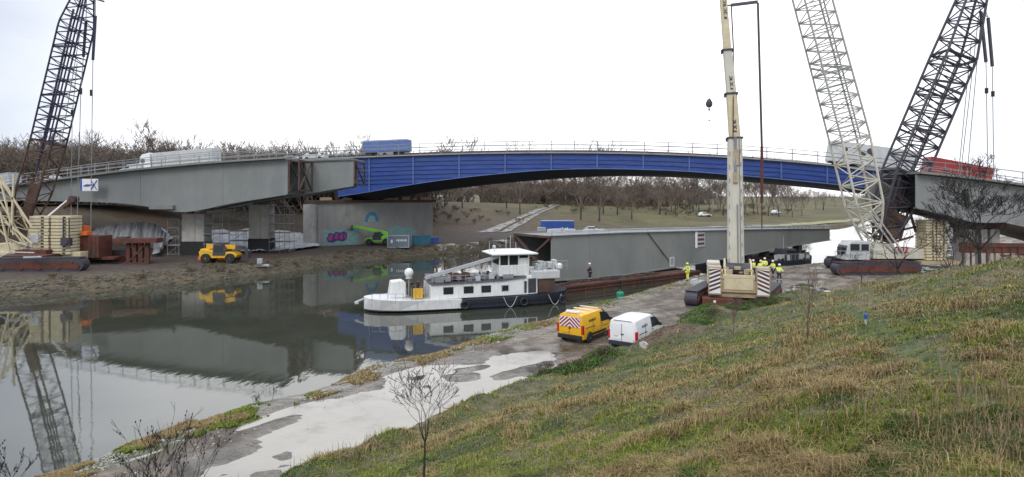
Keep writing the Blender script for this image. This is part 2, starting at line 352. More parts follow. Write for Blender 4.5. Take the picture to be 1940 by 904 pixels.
def zone_colour(x, y, z):
    s, t = st(x, y); a = tn(s); b = tf(s); mid = (a+b)/2
    n1 = fbm(x, y, .45, 4, 41)[..., None]; n2 = fbm(x, y, 2.6, 3, 43)[..., None]; n3 = fbm(x, y, .12, 4, 47)[..., None]
    soil = np.array([.10, .078, .055]); road = np.array([.20, .165, .125]); roadd = np.array([.115, .09, .068]); green = np.array([.07, .085, .028]); straw = np.array([.19, .155, .09])
    grav = np.array([.21, .195, .165])
    wob = (fbm(x, y, .25, 4, 3)-.5)*1.4
    dn = (t-a+wob)[..., None]; toe = (t+wob*.6-np.interp(s, [20, 27, 38, 45, 62], [0, 1.0, 1.2, 3.3, 3.3]))[..., None]
    rd = road*(.6+.9*n2)*(1-sstep(.45, .62, n1))+roadd*(.6+.9*n2)*sstep(.45, .62, n1)
    pdl = puddle_field(x, y)[..., None]; rd = rd*(1-.45*sstep(.9, .0, pdl)); rut = sum(np.exp(-((toe[..., 0]+c_+.25*np.sin(s*.13+q_))/.22)**2) for c_, q_ in ((17.6, 0), (19.3, .2), (20.6, 1.4), (22.3, 1.5)))[..., None]; rd = rd*(1-.32*np.clip(rut, 0, 1)*(.5+n2))
    bank = grav*(.4+1.2*n2)*(1-sstep(.46, .6, n1))+green*1.1*sstep(.46, .6, n1)
    near = bank*(1-sstep(2.2, 3.6, dn))+rd*sstep(2.2, 3.6, dn)
    hl = green*(.7+.7*n2)*sstep(.42, .58, n3*.5+n1*.5)+straw*(.5+.7*n2)*(1-sstep(.42, .58, n3*.5+n1*.5))
    S = 1-sstep(21.3, 32, x)[..., None]
    near = near*(1-sstep(-16.2, -15.2, toe)*S)+hl*.8*sstep(-16.2, -15.2, toe)*S
    for hx, hy, hr, hh in HEAPS[:2]+HEAPS[4:5]:
        k = np.exp(-((x-hx)**2+(y-hy)**2)/(hr*.9)**2)[..., None]*.9; near = near*(1-k)+np.array([.115, .07, .05])*(.6+.8*n2)*k
    hs_ = np.interp(s, [5, 12, 20, 30], [1.2, -.2, -2.2, -4.5]); pth = (np.exp(-((t-hs_)/.35)**2)*(s > 4)*(s < 30))[..., None]*.7; near = near*(1-pth)+np.array([.05, .085, .02])*pth
    df = (b-t)[..., None]
    mud = np.array([.075, .055, .042])*(.6+.8*n2); fb = np.array([.098, .076, .044])*(.5+n2)
    fg = np.array([.115, .095, .034])*(.6+.8*n2); brown = np.array([.055, .038, .026])*(.6+.8*n2)
    olive = np.array([.08, .07, .024])*(.6+.8*n2)
    k1 = sstep(.4, .6, n3); slope = fg*k1+olive*(1-k1)
    left = sstep(165, 105, s)[..., None]; slope = slope*(1-left*.85)+brown*1.5*left*.85
    work = sstep(130, 100, s)[..., None]; flat = mud*work+slope*(1-work)
    c = fb*(1-sstep(3, 5, df))+flat*sstep(3, 5, df); k = sstep(20, 30, df); c = c*(1-k)+slope*k
    col = np.where((t > mid)[..., None], near, c)
    return np.where((z < .03)[..., None], np.array([.05, .045, .03]), col)
gme = grid_mesh('ground', GX, GY, GZ)
gc = zone_colour(GX.ravel(), GY.ravel(), GZ.ravel())
ca = gme.color_attributes.new('Col', 'FLOAT_COLOR', 'POINT'); ca.data.foreach_set('color', np.concatenate([gc, np.ones((len(gc), 1))], 1).ravel().astype(np.float32))
wt = ((GX.ravel() > -20)*1.0)*(sstep(-15.6, -16.6, st(GX.ravel(), GY.ravel())[1]-np.interp(st(GX.ravel(), GY.ravel())[0], [20, 27, 38, 45, 62], [0, 1.0, 1.2, 3.3, 3.3]))+sstep(22, 30, GX.ravel()))
wt = np.clip(wt, 0, 1)*sstep(.46, .60, fbm(GX.ravel(), GY.ravel(), .7, 4, 91)+.12*np.exp(-puddle_field(GX.ravel(), GY.ravel()).clip(0, 5)))*(GZ.ravel() < 1.3)*(GZ.ravel() > .6)
wa = gme.attributes.new('Wet', 'FLOAT', 'POINT'); wa.data.foreach_set('value', wt.astype(np.float32))
M['ground'] = mat('ground_soil', (1, 1, 1), .85, .4, 2.2, attr='Col', bump=.05, bscale=5)
_t = M['ground'].node_tree; _b = [q for q in _t.nodes if q.type == 'BSDF_PRINCIPLED'][0]; _a = _t.nodes.new('ShaderNodeAttribute'); _a.attribute_name = 'Wet'
_r = _t.nodes.new('ShaderNodeMapRange'); _t.links.new(_a.outputs['Fac'], _r.inputs[0]); _r.inputs[3].default_value = .88; _r.inputs[4].default_value = .16; _t.links.new(_r.outputs[0], _b.inputs['Roughness'])
gme.materials.append(M['ground'])
ground = link(bpy.data.objects.new('ground', gme)); tag(ground, kind='structure')

# canal water and the puddle
def water_mat(name, col, ior, rough, bstr, scale, stretch=(1, 1, 1), col2=None):
    m = mat(name, col, rough, .15, .3, ior=ior, spec=.5, col2=col2, c2=(.50, .74), dscale=.5)
    t = m.node_tree; n = t.nodes.new; l = t.links.new; b = [x for x in t.nodes if x.type == 'BSDF_PRINCIPLED'][0]
    tc = n('ShaderNodeTexCoord'); mpn = n('ShaderNodeMapping'); mpn.inputs['Scale'].default_value = stretch; mpn.inputs['Rotation'].default_value = (0, 0, R(-53)); l(tc.outputs['Object'], mpn.inputs[0])
    nb = n('ShaderNodeTexNoise'); nb.inputs['Scale'].default_value = scale; nb.inputs['Detail'].default_value = 4; l(mpn.outputs[0], nb.inputs['Vector'])
    # ripples come in gusts: calm patches and ruffled ones
    ng = n('ShaderNodeTexNoise'); ng.inputs['Scale'].default_value = .05; ng.inputs['Detail'].default_value = 2; l(mpn.outputs[0], ng.inputs['Vector'])
    mg = n('ShaderNodeMapRange'); l(ng.outputs['Fac'], mg.inputs[0]); mg.inputs[1].default_value = .4; mg.inputs[2].default_value = .65; mg.inputs[3].default_value = .25; mg.inputs[4].default_value = 1
    mu = n('ShaderNodeMath'); mu.operation = 'MULTIPLY'; l(nb.outputs['Fac'], mu.inputs[0]); l(mg.outputs[0], mu.inputs[1])
    bp = n('ShaderNodeBump'); bp.inputs['Distance'].default_value = bstr; l(mu.outputs[0], bp.inputs['Height']); l(bp.outputs[0], b.inputs['Normal'])
    return m
M['water'] = water_mat('canal_water', (.050, .054, .038), 2.0, .03, .011, 1.3, (1, .35, 1))
M['puddle'] = water_mat('milky_puddle_water', (.29, .265, .22), 1.6, .06, .0015, 3, col2=(.15, .125, .095))
x0, x1, y0, y1 = -900, 1600, -200, 2200
wm = MB().add([(x0, y0, 0), (x1, y0, 0), (x1, y1, 0), (x0, y1, 0)], [(0, 1, 2, 3)]).build('canal_water', M['water'], fix=False); tag(wm, kind='structure')
pc = [xy(a, b) for a, b in ((-12, -21.0), (-12, -14.6), (45, -14.6), (45, -21.4), (20, -22.4), (8, -21.9))]
pm = MB().add([(a, b, .792) for a, b in pc], [tuple(range(6))]).build('puddle_water', M['puddle'], fix=True)
tag(pm, kind='structure')

def drape(name, left, right, m, n=24, lift=.03, kind='structure'):
    L_ = np.array(left, float); R_ = np.array(right, float)
    def res(A):
        d = np.r_[0, np.cumsum(np.hypot(*(A[1:, :2]-A[:-1, :2]).T))]; q = np.linspace(0, d[-1], n); return np.stack([np.interp(q, d, A[:, 0]), np.interp(q, d, A[:, 1])], 1)
    a = res(L_); b = res(R_); K = 5; X = np.stack([a[:, 0]*(1-k/K)+b[:, 0]*k/K for k in range(K+1)], 1); Y = np.stack([a[:, 1]*(1-k/K)+b[:, 1]*k/K for k in range(K+1)], 1)
    X = X+(fbm(X, Y, .5, 3, 77)-.5)*.5
    Z = H(X.ravel(), Y.ravel()).reshape(X.shape)+lift
    me = grid_mesh(name, X, Y, Z); me.materials.append(m); o = link(bpy.data.objects.new(name, me)); tag(o, kind=kind); return o
tr = [(925, 441), (965, 425), (1010, 404), (1048, 390), (1078, 384)]
for k, (w0, w1) in enumerate(((-1, .35), (.75, 1.6))):
    Lp = [G(a+19*(w0)*((b-384)/57*.8+.25), b) for a, b in tr]; Rp = [G(a+19*(w1)*((b-384)/57*.8+.25), b) for a, b in tr]
    drape('gravel_track', Lp, Rp, M['gravel_road'], 40, .12)
pathp = [(1240, 440), (1340, 438), (1430, 434), (1530, 428), (1600, 423), (1645, 420)]
drape('canal_path', [G(a, b) for a, b in pathp], [G(a, b-5) for a, b in pathp], M['path'], 60, .12)

# ------------------------------------------------------------------ vegetation helpers
class Twigs:
    def __init__(s): s.seg = []
    def grow(s, p, d, length, r, lvl, spread, up, rng, nseg=3, kids=(2, 3), ratio=.72, rmin=.004, wander=.18):
        q = Vector(p); d = Vector(d).normalized(); pts = [(q.copy(), r)]
        r1 = max(r*.62, rmin)
        for i in range(nseg):
            d = (d+Vector((rng.uniform(-1, 1), rng.uniform(-1, 1), rng.uniform(-1, 1)))*wander+Vector((0, 0, up))*.12).normalized()
            q2 = q+d*length/nseg; ra = max(r+(r1-r)*i/nseg, rmin); rb = max(r+(r1-r)*(i+1)/nseg, rmin)
            s.seg.append((q, q2, ra, rb)); q = q2; pts.append((q.copy(), rb))
        if lvl <= 0: return
        k = rng.randint(*kids)
        for j in range(k):
            i = nseg if j < 2 else rng.randint(1, nseg)
            pp, rr = pts[i]; ax = Vector((rng.uniform(-1, 1), rng.uniform(-1, 1), rng.uniform(-.3, .3))).normalized()
            nd = (d+ax*spread*rng.uniform(.5, 1.2)).normalized()
            s.grow(pp, nd, length*ratio*rng.uniform(.75, 1.15), rr*rng.uniform(.6, .85), lvl-1, spread, up, rng, nseg, kids, ratio, rmin, wander)
    def mesh(s, name, m, n=3, sel=None):
        seg = s.seg if sel is None else [q for q in s.seg if sel(q)]
        A = np.array([tuple(q[0]) for q in seg]); B = np.array([tuple(q[1]) for q in seg]); ra = np.array([q[2] for q in seg]); rb = np.array([q[3] for q in seg])
        D = B-A; D /= np.linalg.norm(D, axis=1)[:, None]+1e-9
        up = np.where(np.abs(D[:, 2:3]) > .9, [[1., 0, 0]], [[0, 0, 1.]]); a = np.cross(D, up); a /= np.linalg.norm(a, axis=1)[:, None]+1e-9; b = np.cross(D, a)
        k = len(seg); V = np.zeros((k, 2*n, 3))
        for i in range(n):
            t = 2*math.pi*i/n; o = a*math.cos(t)+b*math.sin(t); V[:, i] = A+o*ra[:, None]; V[:, n+i] = B+o*rb[:, None]
        base = (np.arange(k)*2*n)[:, None, None]
        fq = np.array([(i, (i+1) % n, n+(i+1) % n, n+i) for i in range(n)])[None]+base; fq = fq.reshape(-1, 4)
        me = bpy.data.meshes.new(name); me.vertices.add(k*2*n); me.vertices.foreach_set('co', V.ravel())
        me.loops.add(fq.size); me.loops.foreach_set('vertex_index', fq.ravel().astype(np.int32)); me.polygons.add(len(fq)); me.polygons.foreach_set('loop_start', np.arange(0, fq.size, 4, dtype=np.int32))
        me.update(); me.validate(); me.materials.append(m); return me
def tree_meshes(seed, h, lvl=6, r=.16, spread=.6, up=.5, trunk=.28, rmin=.012, m1=None, m2=None, kids=(2, 3), ratio=.74, lean=(0, 0), wander=.18):
    rng = random.Random(seed); T = Twigs()
    tt = Twigs(); tt.grow((0, 0, -.3), (lean[0], lean[1], 1), h*trunk+.3, r, 0, spread, 1, rng, 4, kids, ratio, rmin, .05)
    top, rt = tt.seg[-1][1], tt.seg[-1][3]
    L0 = h*.26
    for k in range(4):
        an = k*1.57+rng.uniform(-.4, .4); T.grow(top, (math.cos(an)*spread*.9, math.sin(an)*spread*.9, 1), L0*rng.uniform(.85, 1.1), rt*.8, lvl-2, spread, up, rng, 3, kids, ratio, rmin, wander)
    T.grow(top, (lean[0], lean[1], 1), L0*1.15, rt*.85, lvl-2, spread, up, rng, 3, kids, ratio, rmin, wander)
    return tt.mesh('trunk', m1 or M['bark'], 6), T.mesh('crown', m2 or M['twig'], 3)
def tree(meshes, loc, scale=1, rz=0, label='', group=None, name='bare_tree'):
    r = empty(name, loc, rz, label, 'tree', group); r.scale = (scale,)*3
    for me, nm in zip(meshes, ('trunk', 'crown')): link(bpy.data.objects.new(nm, me), r)
    return r
# ------------------------------------------------------------------ the two bridges (parallel lines, 21.8 m apart)
SL = -.151
def bl(px, off):
    k = (px-CX)/F; Y = (71.54+off)/(1-SL*k); return k*Y, Y
def by(X, off): return 78+off+SL*(X+42.8)
def prof(samples, off, deg):
    xs, zs = [], []
    for px, py in samples:
        X, Y = bl(px, off); xs.append(X); zs.append(HC-(py-HY)*Y/F)
    c = np.polyfit(xs, zs, deg); return lambda X: float(np.polyval(c, X))
def interp_prof(samples, off):
    pts = []
    for px, py in samples:
        X, Y = bl(px, off); pts.append((X, HC-(py-HY)*Y/F))
    pts.sort(); xs = [p[0] for p in pts]; zs = [p[1] for p in pts]
    def f(X):                                       # smooth cubic through the samples
        i = max(0, min(len(xs)-2, int(np.searchsorted(xs, X))-1))
        def sl(j):
            if j <= 0: return (zs[1]-zs[0])/(xs[1]-xs[0])
            if j >= len(xs)-1: return (zs[-1]-zs[-2])/(xs[-1]-xs[-2])
            return (zs[j+1]-zs[j-1])/(xs[j+1]-xs[j-1])
        h = xs[i+1]-xs[i]; t = (X-xs[i])/h
        if t < 0: return zs[0]+sl(0)*(X-xs[0])
        if t > 1: return zs[-1]+sl(len(xs)-1)*(X-xs[-1])
        return (2*t**3-3*t**2+1)*zs[i]+(t**3-2*t**2+t)*h*sl(i)+(3*t**2-2*t**3)*zs[i+1]+(t**3-t**2)*h*sl(i+1)
    return f
ntop = prof([(-80, 374), (90, 348), (200, 331), (335, 317), (440, 309), (545, 303)], 0, 2)
nbot = interp_prof([(-160, 378), (62, 380), (200, 383), (270, 389), (350, 401), (440, 385), (545, 368), (640, 352)], 0)
btop = prof([(90, 347), (330, 320), (683, 300), (820, 293), (1000, 289), (1200, 291), (1400, 300), (1600, 318), (1700, 328)], 21.8, 4)
bbot = interp_prof([(600, 378), (683, 366), (790, 348), (870, 337), (957, 328), (1044, 321.5), (1130, 319.5), (1220, 321), (1310, 325), (1400, 332), (1500, 341), (1600, 351), (1700, 362), (1800, 375)], 21.8)
rtop = prof([(1735, 331), (1855, 343), (1940, 356), (2050, 372)], 0, 2)
rbot = interp_prof([(1700, 386), (1735, 394), (1800, 410), (1850, 421), (1940, 417), (2060, 406)], 0)
YD = Vector((0, 1, 0)); AXB = Vector((1, SL, 0)).normalized(); ACR = Vector((-SL, 1, 0)).normalized()
def pts(xa, xb, off, fz, n=40, dz=0): return [Vector((x, by(x, off), fz(x)+dz)) for x in np.linspace(xa, xb, n)]
def rails(name, xa, xb, off, fz, parent, m, hs, post, step, ph=None, zoff=0.0, thick=None):
    mb = MB(); n = max(2, int((xb-xa)/2))
    for k, h in enumerate(hs):
        p = pts(xa, xb, off, fz, n, h+zoff); r = (thick[k] if thick else .035)
        for a, b in zip(p[:-1], p[1:]): mb.beam(a, b, .06, r*2)
    ph = ph or max(hs)
    for x in np.arange(xa, xb, step):
        q = Vector((x, by(x, off), fz(x)+zoff)); mb.beam(q, q+Vector((0, 0, ph)), post)
    return mb.build(name, m, parent)
def slab(name, xa, xb, o0, o1, fz, th, parent, m, dz=0, n=40):
    mb = MB(); a = pts(xa, xb, o0, fz, n, dz); b = [p-Vector((0, 0, th)) for p in a]
    return mb.strip(a, b, YD*(o1-o0), 0) and mb.build(name, m, parent)
# --- new grey bridge, left cantilever
nb = empty('grey_bridge_span', label='unfinished grey steel bridge span resting on two concrete piers at the left', cat='bridge')
xl = -92; xe = bl(545, 0)[0]; xr = bl(670, 5.5)[0]
MB().strip(pts(xl, xe, 0, ntop, 60), pts(xl, xe, 0, nbot, 60), YD*.12).build('front_girder', M['steel_grey'], nb)
MB().strip(pts(xl, xr, 5.5, ntop, 60), pts(xl, xr, 5.5, nbot, 60), YD*.12).build('rear_girder', M['steel_grey'], nb)
MB().strip(pts(xl, xr-1, 11, ntop, 60), pts(xl, xr-1, 11, nbot, 60), YD*.12).build('third_girder', M['steel_grey'], nb)
for x_ in [-84, -75, -66, -57, -48, -36.5]:
    MB().beam((x_, by(x_, 0)-.012, nbot(x_)+.08), (x_, by(x_, 0)-.012, ntop(x_)-.1), .05, .03).build('weld_seam', M['steel_grey2'], nb)
for off, x2 in ((0, xe), (5.5, xr)):
    mb = MB(); a = pts(xl, x2, off-.28, nbot, 60, .04); b = [p-Vector((0, 0, .09)) for p in a]; mb.strip(a, b, YD*.7)
    a = pts(xl, x2, off-.2, ntop, 60, .05); b = [p-Vector((0, 0, .09)) for p in a]; mb.strip(a, b, YD*.55); mb.build('flange', M['steel_grey2'], nb)
slab('deck_slab', xl, xe-.2, -.9, 5.2, ntop, .22, nb, M['steel_grey2'], .30)
slab('deck_slab', xl, xr-.4, 5.2, 13, ntop, .22, nb, M['steel_grey2'], .30)
slab('soffit', xl, xe-.3, .2, 5.3, nbot, .05, nb, M['steel_grey'], .22, 60)
slab('soffit', xl, xr-1.6, 5.8, 10.8, nbot, .05, nb, M['steel_grey'], .22, 60)
for x2, o0, o1 in ((xe+.15, 0, 5.5), (xe+1.3, 0.4, 5.3), (xr+.1, 5.5, 11), (xr-1.2, 5.7, 10.9)):
    mb = MB(); a = Vector((x2, by(x2, o0+.1), 0)); b = Vector((x2, by(x2, o1), 0)); za, zb = nbot(x2)+.25, ntop(x2)-.1
    A0, A1, B0, B1 = a+Vector((0, 0, za)), a+Vector((0, 0, zb)), b+Vector((0, 0, za)), b+Vector((0, 0, zb))
    for p, q in ((A0, B0), (A1, B1), (A0, B1), (A1, B0), (A0, A1), (B0, B1)): mb.beam(p, q, .16)
    mb.build('cross_frame', M['rustbrown'], nb)
rails('parapet_railing', xl, xe-.3, -.7, ntop, nb, M['galv'], (.5, 1.0, 1.25), .06, 2.0, zoff=.3)
rails('parapet_railing', xl, xr-2, 12.8, ntop, nb, M['galv'], (.6, 1.1), .06, 2.5, zoff=.3)
for x in (bl(295, 0)[0],):
    MB().box((x+1.2, by(x, 0)-.5, nbot(x)+.05), (3.0, .9, .5)).build('jacking_bracket', M['steel_grey2'], nb)
rebase(nb, (-42.8, 80, 1.4))
bn = empty('site_banner', label='white site banner with a blue cross emblem hung on the grey bridge', cat='banner')
Yb = by(-53, 0)-1.25; A_ = P(152, 339, Yb); B_ = P(186, 362, Yb)
cx_, cz_ = (A_.x+B_.x)/2, (A_.z+B_.z)/2; w_, h_ = B_.x-A_.x, A_.z-B_.z
MB().box((cx_, Yb, cz_), (w_, .06, h_)).build('sheet', M['white'], bn)
mb = MB()
mb.box((A_.x+.12*w_/2, Yb-.035, cz_), (.1*w_, .02, h_))
for q in ((.62, .1, .95, .9), (.62, .9, .95, .1)): mb.beam((A_.x+q[0]*w_, Yb-.04, B_.z+q[1]*h_), (A_.x+q[2]*w_, Yb-.04, B_.z+q[3]*h_), .03, .22, up=(0, 1, 0))
mb.beam((A_.x+.3*w_, Yb-.05, cz_), (A_.x+.8*w_, Yb-.05, cz_), .03, .16)
for k in range(5): mb.box((A_.x+(.22+.07*k)*w_, Yb-.045, cz_-.12), (.05*w_, .02, .22))
mb.build('emblem', M['bluec'], bn)
[MB().tube((xx, Yb+.02, A_.z-.05), (xx, Yb+.3, A_.z+.5), .02, n=4).build('tie_rope', M['black'], bn) for xx in (A_.x+.1, B_.x-.1)]
rebase(bn, (cx_, Yb, B_.z))

def pier(name, px0, px1, pyb, z0, ztop, label, black):
    Yc = F*(HC-z0)/(pyb-HY); x0_, x1_ = (px0-CX)*Yc/F, (px1-CX)*Yc/F; xm = (x0_+x1_)/2; wd = x1_-x0_
    r = empty(name, label=label, cat='bridge pier')
    zb_ = z0+(1.9 if black else 0)
    MB().box((xm, Yc+1.1, (zb_+ztop)/2), (wd, 2.2, ztop-zb_)).build('shaft', M['concrete'], r, .04)
    if black: MB().box((xm, Yc+1.1, (zb_+z0-.5)/2), (wd+.14, 2.36, zb_-z0+.5)).build('black_base', M['black'], r)
    for sg in (-1, 1): MB().box((xm+sg*wd*.28, Yc+1.1, ztop+.14), (.6, .8, .28)).build('bearing', M['steel_grey2'], r)
    mb = MB(); mb.beam((xm+wd*.1, Yc-.03, z0+2), (xm+wd*.1, Yc-.03, ztop-.2), .04); mb.build('joint_line', M['concrete_d'], r)
    rebase(r, (xm, Yc+1.1, z0)); return xm, Yc, wd
p1 = pier('bridge_pier', 344, 386, 485, 1.35, 6.95, 'left one of two concrete bridge piers with black wrapped bases', True)
p2 = pier('bridge_pier', 471, 509, 478, 1.4, 8.1, 'right one of two concrete bridge piers with black wrapped bases', True)
def scaffold(x0, x1, y0, y1, z0, z1, label, lifts=4):
    r = empty('scaffold_tower', label=label, cat='scaffold', group='scaffold towers round the piers'); mb = MB(); pl = MB()
    nx = max(1, int((x1-x0)/1.1))
    for i in range(nx+1):
        for y in (y0, y1): x = x0+(x1-x0)*i/nx; mb.tube((x, y, z0), (x, y, z1), .035, n=4)
    pls = []
    for k in range(lifts+1):
        z = z0+.2+(z1-z0-.3)*k/lifts
        for y in (y0, y1): mb.tube((x0-.15, y, z), (x1+.15, y, z), .03, n=4)
        for x in (x0, x1): mb.tube((x, y0, z), (x, y1, z), .03, n=4)
        if k: pls.append(MB().box(((x0+x1)/2, (y0+y1)/2, z+.06), (x1-x0, abs(y1-y0)*.9, .05)).build('platform', M['galv'], r)); mb.tube((x0, y0, z+.9 if k < lifts else z), (x1, y0, z+.9 if k < lifts else z), .02, n=4)
    for k in range(lifts):
        za = z0+.2+(z1-z0-.3)*k/lifts; zb = z0+.2+(z1-z0-.3)*(k+1)/lifts; mb.tube((x0, y0, za), (x1, y0, zb), .025, n=4)
    mb.build('frame', M['galv'], r); rebase(r, ((x0+x1)/2, (y0+y1)/2, z0))
x, Y, wd = p1
scaffold(x-wd/2-1.7, x-wd/2-.2, Y-.3, Y+1.6, 1.4, 6.3, 'grey tube scaffold tower against the left side of the left pier')
scaffold(x+wd/2+.2, x+wd/2+2.6, Y-.3, Y+1.6, 1.4, 7.0, 'grey tube scaffold tower against the right side of the left pier')
x, Y, wd = p2
scaffold(x-wd/2-2.5, x-wd/2-.2, Y-.3, Y+1.6, 1.4, 7.2, 'grey tube scaffold tower against the left side of the right pier')
scaffold(x+wd/2+.2, x+wd/2+3.0, Y-.3, Y+1.6, 1.4, 7.9, 'widest grey tube scaffold tower, right of the right pier', 5)
# --- new grey bridge, right
rb = empty('grey_bridge_end', label='grey steel bridge girder on the near bank at the right edge, behind the bare trees', cat='bridge')
xa = bl(1735, 0)[0]; xb = 84
MB().strip(pts(xa, xb, 0, rtop), pts(xa, xb, 0, rbot), YD*.12).build('front_girder', M['steel_grey'], rb)
MB().strip(pts(xa-2, xb, 5.5, rtop), pts(xa-2, xb, 5.5, rbot), YD*.12).build('rear_girder', M['steel_grey'], rb)
a = pts(xa, xb, -.28, rbot, 40, .04); MB().strip(a, [p-Vector((0, 0, .09)) for p in a], YD*.7).build('flange', M['steel_grey2'], rb)
slab('deck_slab', xa, xb, -.9, 13, rtop, .22, rb, M['steel_grey2'], .30)
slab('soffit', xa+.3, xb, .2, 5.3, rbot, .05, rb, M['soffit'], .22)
rails('parapet_railing', xa, xb, -.7, rtop, rb, M['grey'], (.5, 1.15), .05, 2.4, zoff=.3)
rebase(rb, (50, by(50, 0), 1))
# right pier with cap
r = empty('bridge_pier', label='pale concrete pier with dark crosshead under the grey girder at the far right', cat='bridge pier')
Yp = 66; A_ = P(1832, 424, Yp); B_ = P(1898, 470, Yp); zg = .8
for k in range(3):
    xx = A_.x+.55+(B_.x-A_.x-1.1)*k/2; MB().box((xx, Yp+1, (A_.z+zg)/2-.3), (1.0, 1.6, A_.z-zg-.6)).build('column', M['concrete'], r, .03)
MB().box(((A_.x+B_.x)/2, Yp+1, A_.z-.15), (B_.x-A_.x+.8, 2.2, .7)).build('crosshead', M['rustbrown'], r)
MB().box(((A_.x+B_.x)/2, Yp+2, (A_.z+zg)/2), (B_.x-A_.x, .3, A_.z-zg-1)).build('back_wall', M['lgrey'], r)
rebase(r, ((A_.x+B_.x)/2, Yp+1, zg))
for (a0, a1, zt, lab) in ((1822, 1940, .0, 'long dark red steel barrier lying behind the hill under the grey girder'),):
    q = MB(); A1_ = P(1820, 465, 60); B1_ = P(1985, 468, 60)
    q.beam(A1_+Vector((0, 0, -.2)), B1_+Vector((0, 0, -.2)), .5, 1.0); q.beam(A1_, B1_, .7, .14)
    for k in range(12): c = A1_.lerp(B1_, k/11); q.beam(c+Vector((0, -.3, -.1)), c+Vector((0, -.3, -1.9)), .12)
    tag(q.build('steel_barrier', M['rust']), lab, 'barrier')

# --- blue bridge
bb = empty('blue_bridge', label='long blue steel road bridge with vertical ribs arching over the canal', cat='bridge')
x0b = bl(640, 21.8)[0]; x1b = bl(1790, 21.8)[0]
mb = MB(); T_ = pts(x0b, x1b, 21.8, btop, 90); B_ = pts(x0b, x1b, 21.8, bbot, 90); mb.strip(T_, B_, YD*.1)
for k in range(1, 7):                               # horizontal stiffening ribs follow the top edge
    zz = [(t, b) for t, b in zip(T_, B_)]
    row = []
    for t, b in zz:
        d = .30+.66*k
        if t.z-b.z > d+.12: row.append(Vector((t.x, t.y-.07, t.z-d)))
        else: 
            if len(row) > 1: [mb.beam(p, q, .14, .09) for p, q in zip(row[:-1], row[1:])]
            row = []
    [mb.beam(p, q, .14, .09) for p, q in zip(row[:-1], row[1:])]
mb.build('front_girder', M['blue'], bb)
a = pts(x0b, x1b, 21.5, bbot, 90, .03); MB().strip(a, [p-Vector((0, 0, .1)) for p in a], YD*.6).build('flange', M['blue_rib'], bb)
a = pts(x0b, x1b, 21.45, btop, 90, .12); MB().strip(a, [p-Vector((0, 0, .22)) for p in a], YD*.5).build('flange', M['steel_grey2'], bb)
for px in [700]+list(range(783, 1790, 87)):
    X, Y = bl(px, 21.8); MB().beam((X, Y-.12, bbot(X)+.05), (X, Y-.12, btop(X)-.12), .17, .2).build('stiffener', M['blue_rib'], bb)
MB().strip(pts(x0b, x1b, 35.6, btop, 60), pts(x0b, x1b, 35.6, bbot, 60), YD*.1).build('rear_girder', M['blue'], bb)
deep = lambda X: bbot(X)-np.interp(X, [-25, -8, 6, 18, 36, 60], [1.35, 1.4, 1.3, .75, .35, .1])
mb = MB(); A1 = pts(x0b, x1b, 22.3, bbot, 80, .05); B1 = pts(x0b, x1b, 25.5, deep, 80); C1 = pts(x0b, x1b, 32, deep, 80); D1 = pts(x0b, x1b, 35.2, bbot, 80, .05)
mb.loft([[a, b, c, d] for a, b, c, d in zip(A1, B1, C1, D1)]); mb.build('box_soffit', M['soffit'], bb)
slab('deck_slab', -96, 96, 21.3, 36.2, btop, .2, bb, M['concrete_d'], .12, 90)
# abutting approach left of the steel: concrete edge wall
MB().strip(pts(-96, x0b, 21.9, btop, 40), pts(-96, x0b, 21.9, btop, 40, -2.2), YD*14).build('approach_wall', M['concrete_d'], bb)
MB().strip(pts(x1b, 96, 21.9, btop, 20), pts(x1b, 96, 21.9, btop, 20, -4.2), YD*14).build('approach_wall', M['concrete_d'], bb)
rails('parapet_railing', -96, 96, 21.6, btop, bb, M['grey'], (.55, 1.05, 1.62), .10, 3.4, zoff=.15, thick=(.025, .07, .045))
rails('parapet_railing', -96, 96, 35.9, btop, bb, M['galv'], (.6, 1.1, 1.62), .10, 3.4, zoff=.15, thick=(.15, .04, .045))
rails('crash_barrier', -96, 96, 29, btop, bb, M['dark'], (.65,), .12, 3.4, zoff=.15, thick=(.16,))
rebase(bb, (14, by(14, 29), 0))
# abutment with graffiti
A0 = W(603, 467, 1.4); A1 = W(820, 456, 1.4); wz = 8.15; wd_ = (A1-A0); wl = wd_.length; wu = wd_.normalized(); wn = Vector((wu.y, -wu.x, 0)); back = -wn*5
ab = empty('bridge_abutment', label='grey concrete abutment wall with graffiti under the left end of the blue bridge', cat='abutment')
MB().prism([(0, -1), (wl, -1), (wl, wz-1.4), (0, wz-1.4)], A0, wu, (0, 0, 1), back).build('wall', M['concrete_d'], ab)
MB().prism([(-.25, 0), (wl+.5, 0), (wl+.5, .45), (-.25, .45)], A0+Vector((0, 0, wz-1.4))+wn*.25, wu, (0, 0, 1), back*1.05).build('capping', M['rustbrown'], ab)
MB().prism([(-.9, -1), (0, -1), (0, wz-1.6), (-.9, wz-1.6)], A0-wn*.5, wu, (0, 0, 1), back*.8).build('wing_wall', M['concrete'], ab)
for k in range(6):
    c = A0+wu*(wl*(.08+.17*k))-wn*1.2+Vector((0, 0, wz-1.4+.45)); MB().box(c+Vector((0, 0, .22)), (1.5, 1.2, .44), math.atan2(wu.y, wu.x)).build('bearing', M['tan'], ab)
def onwall(px, py, e=.012):
    d = Vector(((px-CX)/F, 1, -(py-HY)/F)); o = Vector((0, 0, HC)); p0 = A0+wn*e; t = (p0-o).dot(wn)/d.dot(wn); return o+d*t
def wallpoly(name, pl, m, e):
    mb = MB(); vs = [onwall(a, b, e) for a, b in pl]; n = len(vs); vs2 = [v-wn*.01 for v in vs]
    mb.add(vs+vs2, [tuple(range(n)), tuple(range(2*n-1, n-1, -1))]+[(i, n+i, n+(i+1) % n, (i+1) % n) for i in range(n)]); return mb.build(name, m, ab)
